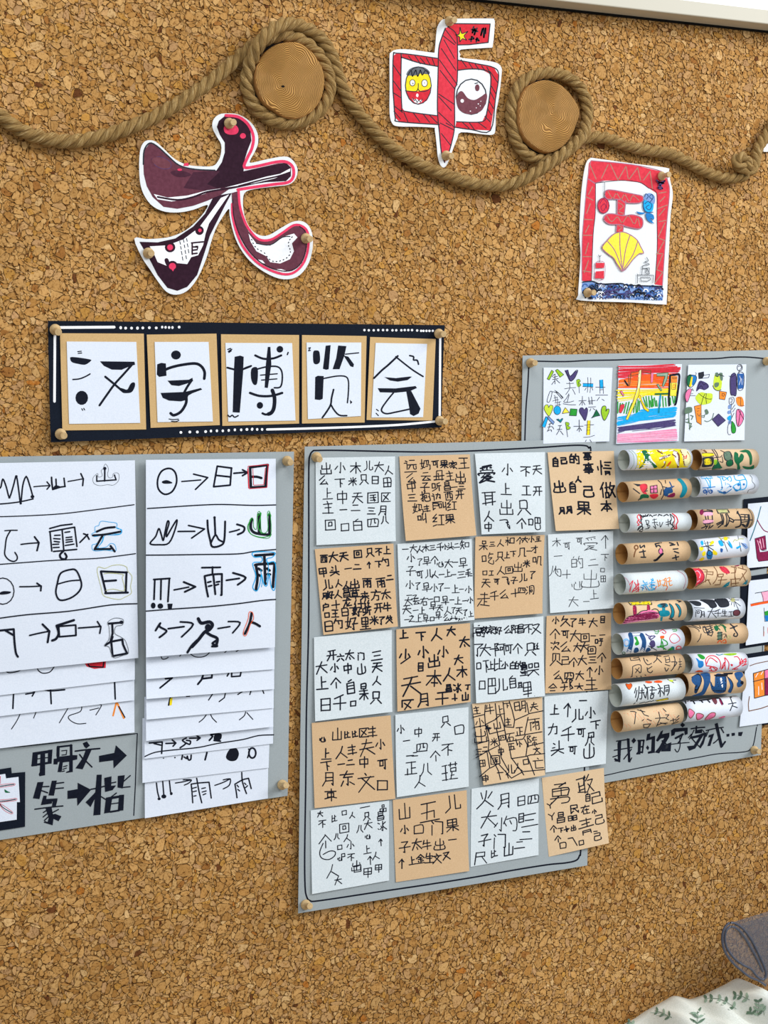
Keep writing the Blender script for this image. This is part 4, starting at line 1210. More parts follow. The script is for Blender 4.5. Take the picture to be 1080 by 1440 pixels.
RI = [R0, '''@190,900,4.5
C n 5 165,105 172,120 192,120 210,110|290,92 283,102|352,90 380,106 420,108 450,98 470,80|580,68 568,78|655,63 640,73''', '''@190,900,4.5
S n 9 192,245 235,240 158,303
S n 10 430,225 420,252 397,280|425,245 485,238 487,222
S n 8 592,212 583,228|612,210 610,232 665,228 670,205''', '''@190,900,4.5
F y 222,365 238,365 232,412 218,415
S n 8 222,367 212,412
S n 6 325,357 345,356|490,342 465,380|572,335 565,365 532,390|645,325 685,322 650,345|735,318 726,345|805,312 815,338''', '''@190,900,4.5
C n 5 450,475 430,500 405,520|478,472 490,495 515,520|700,455 690,480 660,505|708,460 725,480 745,502''', '''@190,900,4.5
C n 6 62,737 130,710 250,695 400,680 520,655 680,630 780,605 877,600
S n 8 90,652 172,645 168,718|120,655 162,665
S n 8 195,655 255,652|235,632 258,652 240,672
S n 8 345,622 408,620|390,605 412,620 392,635
C n 8 325,620 300,635 320,655 285,682|320,650 345,660 350,640 325,635
N K 505,600 545,592 545,625 520,640 498,628
C n 9 470,635 490,610 480,598 530,595|500,635 540,640''', '''@190,900,4.5
E n 180,748,4,4|252,744,5,5
C n 8 300,730 295,755|310,740 328,750 330,735 338,758 352,755 355,728
S n 9 455,712 443,758
N K 575,740 600,690 640,685 657,720 640,760 600,765
O n 9 742,715,22,32
C n 7 712,745 725,700 718,690''', '''@190,900,4.5
C n 7 135,905 142,960 152,998|175,895 182,985|217,892 225,965
E n 152,1005,10,9|182,990,16,13|229,972,9,10
C n 6 255,905 300,898 355,885|305,885 355,885 340,905 312,918
C n 7 355,912 360,960 365,1030|355,912 400,905 468,900|390,875 405,960 422,1030|468,900 482,1000
S n 6 365,938 388,932|368,960 388,955|372,988 386,985|422,940 445,935|425,962 450,955|430,980 448,972
C n 6 505,920 560,900 602,878|558,885 602,880 595,920 558,942
C n 7 632,912 640,960 645,998|632,912 680,885 718,875|675,838 680,900 705,972|718,875 735,940
S n 6 645,918 655,930|650,945 662,955|692,905 702,915|698,935 712,922''']
fan(None, [([205.2, 646.7, 387.8, 645, 386.7, 910, 205.6, 924.4], .004, .008), ([205.5, 860, 386.8, 850, 386, 941, 206, 955], .002, .005),
           ([205.8, 895, 386.4, 880, 385.6, 969, 206, 983], .002, .005), ([205.8, 925, 385.8, 910, 384.9, 995.6, 206, 1012], .002, .004),
           ([205.6, 950, 385.2, 935, 384.4, 1021.8, 205.6, 1042], .003, .004), ([203.3, 980, 385, 960, 384, 1045.6, 203.3, 1067], .001, .002),
           ([200.4, 1010, 380.7, 995, 377.8, 1079.6, 200.4, 1101], .001, .002), ([203.8, 1040, 378, 1020, 376.7, 1122.7, 203.8, 1150.7], .001, .002)], HG+.0012, 'right', RI, .006,
    ['long white sheet of arrow drawings topmost in the fan beside the grey board edge pin', 'white sheet with shallow arcs, second from top in the right fan of the left board',
     'white sheet with cut-off strokes, third from top in the right fan of the left board', 'white sheet with a small yellow stroke in the right fan of the left board',
     'white sheet with two small thin peaks in the right fan of the left board', 'white sheet with a wavy black rule across it in the right fan',
     'white sheet with a black blob and an oval in the right fan', 'lowest white sheet of the right fan showing two thin rain characters'])
pin(403.8, 647.8, 408.9, 650.4, HG+.001, 'wooden push pin at the top right corner of the left grey board')
pin(396.7, 1104, 402.7, 1104.4, HG+.001, 'wooden push pin at the bottom right corner of the left grey board')
# ---------------------------------------------------------------- large grey board on the right (behind) and the middle board with twenty notes
HR = .0025
def right_board():
    b = Sheet([735, 500, 1089, 492, 1070, 1061.5, 727, 1123], HR, bl=0, br=.002, tl=.001, bow=.0003)
    t = b.build('grey_board', M['grey'], n=16)
    tag(t, 'grey card board at the right holding drawings, two columns of rolled papers and framed cards', 'board')
    draw(b, t, '''@730,490,3.086
C n 4.5 70,55 200,57 300,52 420,50 500,47 700,46 850,44 920,38 1000,38 1100,48
C n 4.5 42,78 38,160 30,260 25,400
@850,1010,4.696
C n 5 -160,400 0,378 150,345 400,295 600,262 750,235 900,225 960,210 985,170 1005,60
@945,890,8
C n 6 960,1050 1010,300 1018,205 1019,140 1025,-60
@850,1010,4.696
F n 92,150 112,148 105,288 66,285 70,278 88,276 86,170
S n 6 80,152 158,140|65,212 182,193|56,256 105,240
S n 10 70,270 100,285
F n 148,132 166,134 172,292 156,290
S n 6 178,205 128,270|180,262 168,285
F n 195,128 210,148 192,168 178,150
F n 222,145 243,142 238,238 210,240 212,228 220,225
S n 8 222,148 262,146|260,148 250,228|232,190 252,188|222,226 252,224
F n 282,105 305,98 298,142 275,150
F n 285,128 335,116 333,228 288,235 286,222 308,215 312,140 284,146
F n 285,178 296,195 288,212 274,195
F n 372,88 388,78 382,105 430,95 428,125 362,232 332,226 362,190 395,130 372,135 352,155 340,148
S n 9 382,150 405,168
F n 385,180 442,158 438,218 372,220 385,190
F k 405,180 420,176 416,200 402,202
F n 515,28 534,45 516,62 500,46
F n 440,80 460,66 550,62 550,105 530,112 528,85 468,92 462,112 442,118
S n 11 470,132 518,106
C n 7 515,108 498,150 488,160
C n 5 442,172 500,165 560,160
C n 5 498,128 500,180 490,215 478,222 466,205
C n 7 572,70 610,64 662,60
S n 9 608,55 606,78
C n 5 592,78 572,120 562,138
F n 600,80 645,72 645,98 598,102
S n 5 648,78 660,95|555,128 575,105
C n 13 575,128 620,118 655,105
F n 640,102 662,100 600,200 560,215 545,185 590,180
C n 6 575,130 605,165 635,195
F n 660,98 678,90 655,170 640,192 625,188 650,140
C n 6 672,82 720,70 785,60
C n 5 690,78 672,120
F n 690,112 725,100 700,182 680,184 700,125 686,128
F n 728,38 748,30 770,130 785,188 765,192
C n 6 765,122 740,150 720,165
S n 9 798,155 772,190
S n 6 770,65 788,95
F n 806,105 826,102 825,120 808,122
F n 840,98 862,96 862,114 842,118
F n 885,92 915,90 905,118 885,116
''', 'marker_lettering', wk=1.3)
    return b
RB = right_board()
def small_card(q, h, label, txt, name='drawing_card', cat='paper card', m='white', seed=3, group='drawing cards on the right board'):
    s = Sheet(q, h, bl=.0008, br=.0008); o = s.build(name, M[m], n=6); tag(o, label, cat, group); draw(s, o, txt, 'felt_pen_drawing', seed); return o
small_card([764.6, 516.9, 861.5, 517.2, 856.8, 620.6, 764.1, 624], HR+.0018, 'white card with coloured hearts and shapes among characters, on the right board', '''@755,505,9.391
F l 135,262 195,145 222,165 165,275
F l 245,150 272,133 355,205 305,240
S n 7 135,262 195,145 222,165 165,275 135,262|245,150 272,133 355,205 305,240 245,150
C k 8 240,195 238,260 240,330|215,240 245,235 275,225|205,270 250,262 285,255|240,280 215,310 195,338|255,270 285,300 305,315|200,235 225,205 245,200
F v 365,150 405,140 440,225 505,160 545,152 500,250 455,295 430,290
C n 8 370,150 400,200 440,290|410,140 440,225 510,155 540,155 500,250 450,295
C k 7 390,320 440,322 490,318|365,392 440,380 515,375|430,300 435,380 410,430 380,470|470,395 490,430 508,468
N l 520,280 555,265 575,290 560,310 582,340 560,365 535,360
C k 6 520,280 555,265 575,290 560,310 582,340 560,365|545,290 555,360 562,448
F c 610,318 745,325 742,365 608,360
C n 6 672,240 675,320 668,440|712,245 712,330 702,445|605,320 745,325|605,362 745,368
S k 7 655,378 632,412|725,370 740,412
F c 828,275 872,270 878,385 832,390
C n 6 828,275 835,455|872,270 880,458
S k 7 775,370 905,372|835,405 880,402|775,475 938,475|830,500 792,552|858,528 893,548
C k 7 175,425 150,490 135,560 165,565 190,500 200,430 175,425
C k 7 235,410 290,450 345,520|200,430 250,440 300,490 330,528|250,430 300,460 350,510
C k 6 225,480 240,490 250,570|205,555 250,540 290,535|235,580 290,570 320,560|270,500 275,600|240,610 320,600|225,515 270,500|295,560 300,615
C k 7 425,455 390,520 355,565 420,570 490,552|400,570 428,470|345,588 430,602 518,602
C k 7 602,488 600,612|552,552 655,545|595,560 560,610|610,560 638,605
C k 7 685,500 695,600|722,495 735,600|675,555 775,545|680,635 780,628|690,570 730,568|695,590 735,588|715,650 700,690|740,650 770,670
N L 97,660 110,610 145,605 155,640 175,608 212,620 205,670 165,750 130,720
Z k 7 97,660 110,610 145,605 155,640 175,608 212,620 205,670 165,750 130,720
E c 270,675,46,58
O k 7 270,675,46,58
F Y 375,640 428,705 335,718
S k 7 375,640 428,705 335,718 375,640
F G 445,655 532,662 522,748 430,745
S k 7 445,655 532,662 522,748 430,745 445,655
N v 560,690 575,645 610,645 625,670 655,640 672,680 655,770 635,812 600,760
Z n 6 560,690 575,645 610,645 625,670 655,640 672,680 655,770 635,812 600,760
F e 785,665 835,745 780,755 722,778 750,740
S k 6 785,665 835,745 780,755 722,778 750,740 785,665
N l 850,680 870,625 905,620 915,650 910,690 930,660 955,665 945,720 895,810 860,750
Z k 8 850,680 870,625 905,620 915,650 910,690 930,660 955,665 945,720 895,810 860,750
F c 68,885 118,758 150,770 108,905
F s 130,770 150,750 232,830 215,865
S n 6 68,885 118,758 150,770 108,905|150,750 232,830 215,865 130,770
C k 7 155,865 180,850 205,845|140,900 200,890 225,925|175,850 165,900 145,945|160,940 190,935 195,960|135,955 160,940
F t 258,795 290,790 300,810 335,780 345,790 315,838
S n 6 258,795 290,790 300,810 335,780 345,790 315,838 258,795
S k 7 280,880 330,875|265,930 335,925|310,880 290,950 258,1000|310,945 350,1000
N l 375,835 420,840 425,870 405,880 442,900 430,925 400,930
C k 6 375,835 420,840 425,870 405,880 442,900 430,925 400,930|378,840 395,940 408,1028
S k 7 560,800 562,962|485,888 615,885|558,905 530,945|570,905 592,945
F y 670,810 705,810 700,1000 658,1002
S k 6 670,810 658,1002|705,810 700,1000|630,872 755,865|660,900 705,898|655,940 700,938
C k 6 615,1032 690,1028 765,1005
S k 6 655,1065 640,1092|700,1062 722,1095
''')
small_card([870.2, 513.8, 959, 512, 954.5, 620.3, 866.5, 624.3], HR+.0018, 'white card coloured in rainbow bands with a yellow tree-like character', '''@860,505,10.286
H R 15 8 112,95 900,80 1000,150 112,170
H r 15 8 108,150 1000,110 960,200 108,240
H R 14 6 104,200 600,180 500,280 104,280
H O 15 16 120,290 850,190 830,420 100,425
H O 14 6 250,220 830,200 830,400 260,400
H o 10 5 110,300 600,320 800,380 110,400
H y 16 8 88,440 950,430 940,520 86,540
H Y 13 6 88,540 560,480 420,560 110,615
S G 17 92,620 88,780|128,640 112,740|160,640 140,770|215,630 180,780|255,620 220,760|295,640 255,740|385,590 375,780|352,620 358,780|405,610 402,740|240,690 215,790|330,680 320,770|460,550 490,650|500,540 520,690|540,540 550,700|580,530 590,690|620,560 640,680|650,600 660,680|740,540 750,690|780,560 790,680|880,530 900,640|480,600 500,680|560,600 575,690|600,580 608,680|700,560 705,680|850,560 855,660|920,540 915,620
H c 15 14 450,720 935,690 925,780 90,940
H c 15 9 88,830 560,760 500,880 84,970
H c 12 4 300,860 925,800 900,830 200,920
H v 15 10 100,990 915,880 925,950 110,1045
S v 7 85,1060 300,1000 650,1010 935,960|85,1075 400,960|300,1040 700,1000 930,940
H P 8 16 84,1090 940,1010 955,1180 84,1215
H q 9 12 84,1080 930,1020 950,1170 84,1210
F O 280,205 410,180 410,215 275,245
S T 9 275,240 285,190 410,180|270,245 410,210|285,210 262,385|250,225 245,385 262,388
S T 8 430,155 570,165 570,210 430,180|605,205 595,330 570,345 575,200
F P 575,200 605,205 595,330 570,345
F z 395,180 430,150 420,340 395,520 375,545 300,740 235,880 205,870 310,620 370,430
F Y 390,420 412,420 395,520 375,545 300,740 235,880 210,860 310,620
S T 7 395,260 370,430 310,620 205,870 235,880 300,740 385,545|430,200 420,340 390,545
F y 390,525 415,525 445,610 500,700 545,735 530,765 470,720 420,610
S T 7 390,525 415,525 445,610 500,700 545,735 530,765 470,720 420,600
S T 9 400,150 402,215|430,148 430,210
F h 655,210 820,195 800,300 750,400 735,385 775,245 655,245
S e 9 655,210 820,195 800,300 750,400|655,245 775,245 735,385
S n 20 190,310 235,380
F P 120,465 145,455 182,515 170,540
S T 7 120,465 145,455 182,515 170,540 120,465
F R 130,660 185,650 185,690 140,780 108,765
S T 6 130,660 185,650 185,690 140,780 108,765 130,660
F h 655,370 675,360 730,450 715,462
S e 7 655,370 675,360 730,450 715,462 655,370
S e 24 635,505 815,500
S t 22 710,525 695,640 685,770
S c 8 700,525 700,650
C n 26 850,240 840,400 830,550 835,670
C n 28 850,235 920,225 980,225 975,350 940,600 920,660
F o 860,245 955,245 950,340 860,340
F Y 850,345 950,345 945,440 925,530 850,530
S T 9 880,265 940,265 935,285 885,285 880,265|865,345 865,440|930,350 925,435 875,440
S O 8 890,370 920,370 915,415 885,415 890,370
''', seed=8)
small_card([968, 513, 1049.5, 512.3, 1047, 619, 962.2, 620.8], HR+.0018, 'white card with purple diamond, green and orange scribbles, rightmost of three drawing cards', '''@955,495,8.64
N e 105,290 150,275 150,330 140,420 100,400
N b 150,290 200,285 210,340 180,400 155,390
F y 150,300 168,300 150,420 122,418
Z n 7 105,290 200,288 210,340 180,400 140,430 100,400
C n 5 195,250 210,260 195,290
F k 235,255 300,240 305,285 285,320 245,325
S n 6 235,255 300,240 295,285 370,270 360,310 240,325 235,255
N v 245,355 290,355 350,390 360,430 310,460 250,450 210,480 215,430
C n 6 225,470 240,400 270,360 300,400 330,380 350,430 300,460 270,410 230,450
N L 435,270 470,260 485,290 520,320 515,430 490,465 440,455 415,400
N f 440,255 470,250 480,280 460,300 440,290
N f 490,255 525,255 530,285 530,340 505,345 490,290
N f 430,380 480,370 480,410 450,430 430,420
C n 8 410,410 430,450 470,470 510,460|480,270 545,295|440,290 470,300 480,280
F o 490,475 578,488 555,580 490,570
S n 6 490,475 578,488 555,580 490,570 490,475|525,500 555,510 540,540 520,530 525,500
N P 80,500 115,450 150,455 135,520 100,610 75,560
Z n 6 80,500 115,450 150,455 135,520 100,610 75,560
C n 5 150,455 180,470|160,440 170,460|130,530 200,530|145,510 170,505
N L 200,545 260,490 330,500 405,510 395,600 350,630 270,640 220,600
C n 7 235,500 290,545 350,570 400,570|320,500 290,560 270,640|335,500 325,560 335,630
F o 185,660 268,640 270,885 215,850
S T 7 185,660 268,640 270,885 215,850 185,660|215,690 250,685|215,720 245,715|215,740 240,780 270,740
N f 80,680 150,670 160,720 130,740 70,750
S f 9 115,700 118,780 130,945
S f 12 85,820 120,810 110,860 80,850|140,770 170,780 150,820|115,860 150,870 125,930 155,900
N f 310,710 340,695 360,740 330,760
S f 8 245,780 310,770 305,795 280,790|310,770 330,740
C f 9 310,835 350,845 400,810 420,745
F v 480,750 565,830 475,905 402,820
S n 6 480,750 565,830 475,905 402,820 480,750
N v 625,300 690,270 695,510 660,525 625,500
Z n 7 625,300 690,270 695,510 660,525 625,500
S n 5 605,290 640,305 690,270
F B 710,265 785,262 780,440 715,450
Z n 6 710,265 785,262 780,440 715,450
S w 5 735,290 750,330 730,400|760,320 765,400
O n 6 738,190,32,40
C n 6 720,180 745,165 760,190 740,215 725,250 735,265
N o 700,550 760,545 785,600 780,660 720,650 695,600
S T 8 715,555 750,560 745,650 790,650
N P 700,710 740,700 785,760 770,850 720,905 695,830
Z n 6 700,710 740,700 785,760 770,850 720,905 695,830
S n 8 720,700 785,820|745,720 720,890
C n 5 610,560 660,550 670,600 640,640 610,620 610,560|620,570 645,570 640,610 620,605
N s 600,650 630,640 630,680 600,690
N s 590,720 625,710 625,745 595,750
N c 590,790 630,770 625,830 590,820
N s 600,840 630,830 630,870 600,870
C n 5 640,620 630,720 640,800 600,880 590,950 600,1000 630,1000|680,640 640,700|685,680 650,730|670,740 635,810
N G 640,840 670,870 690,930 680,980 645,980 635,920
C n 5 640,840 670,870 690,930 680,980 645,980 635,920 640,840
''')
def framed(outer, inner, h, label, txt):
    s = Sheet(outer, h, tl=.0006, bl=.0005); o = s.build('framed_card', M['black'], n=6); tag(o, label, 'framed card', 'black-framed cards at the right edge')
    k = Sheet(inner, h+.0014, bl=.0012, power=1.5); c = k.build('white_paper', M['white'], o, n=6); draw(k, c, txt, 'felt_pen_drawing')
framed([1046, 702, 1112, 695, 1110, 793.5, 1041.5, 804.5], [1052, 708.4, 1104, 704, 1101, 794.5, 1050.6, 799], HR+.001, 'black-framed white card with a dark red shape, top of three at the right edge', '''@1010,690,8
C t 10 480,180 440,330 400,450 358,562
C k 4 484,175 443,330 402,455 360,565
C V 10 440,330 480,400 520,450 580,470
F V 412,550 440,540 470,690 600,680 640,780 450,795 435,760
F V 412,540 530,505 540,660 480,670
S n 5 412,540 530,505 542,660 490,672 640,690|412,540 436,760 455,797 600,780
S q 8 440,560 470,650|470,545 490,650|500,540 515,640|460,570 480,600''')
framed([1042, 812, 1112, 802, 1110, 902, 1040.5, 912.5], [1053.5, 816.7, 1104, 811, 1101, 899.5, 1048.8, 907.6], HR+.001, 'black-framed white card with orange bar and green block, middle of three at the right edge', '''@950,780,8.308
S k 8 930,450 1000,438 1200,400
F q 1000,440 1200,405 1200,530 1025,545
C k 6 1000,440 1020,490 1025,548
C T 6 875,580 960,560 1200,520
F O 875,580 1030,548 1200,530 1200,550 1000,580 880,605
F G 1040,665 1200,620 1200,700 1045,715
F b 1042,712 1200,700 1200,770 1050,780
S n 5 1035,620 1042,780 1200,765
S T 8 1030,840 1030,950
S O 4 1035,900 1032,955|1075,850 1080,920''')
framed([1044, 920.7, 1112, 910, 1110, 1013, 1033.2, 1027.2], [1049.5, 926, 1104, 918, 1101, 1013.5, 1040, 1022], HR+.001, 'black-framed white card with orange and purple window shape, lowest of three at the right edge', '''@945,890,8
C T 9 878,370 950,345 1080,318 1200,300
F o 918,455 1040,420 1045,700 928,735
F P 1045,415 1200,380 1200,500 1045,515
F V 1040,520 1200,500 1200,690 1045,700
S w 7 940,500 970,450|1000,470 1025,430|1010,560 1015,640|975,600 975,700
S k 9 918,455 1200,375|915,455 928,735 1045,705 1200,680|1040,420 1045,705|915,548 1045,515 1200,490
C T 9 872,715 860,800 865,880
S T 10 865,880 1000,850 1200,780''')
pin(1078, 508, 1086, 507, HR+.001, 'wooden push pin at the top right corner of the right grey board')
pin(1061, 1055, 1066.5, 1056.5, HR+.0025, 'wooden push pin at the bottom right corner of the right grey board')
pin(746.2, 510.1, 752.7, 510.4, HR+.001, 'wooden push pin at the top left corner of the right grey board')

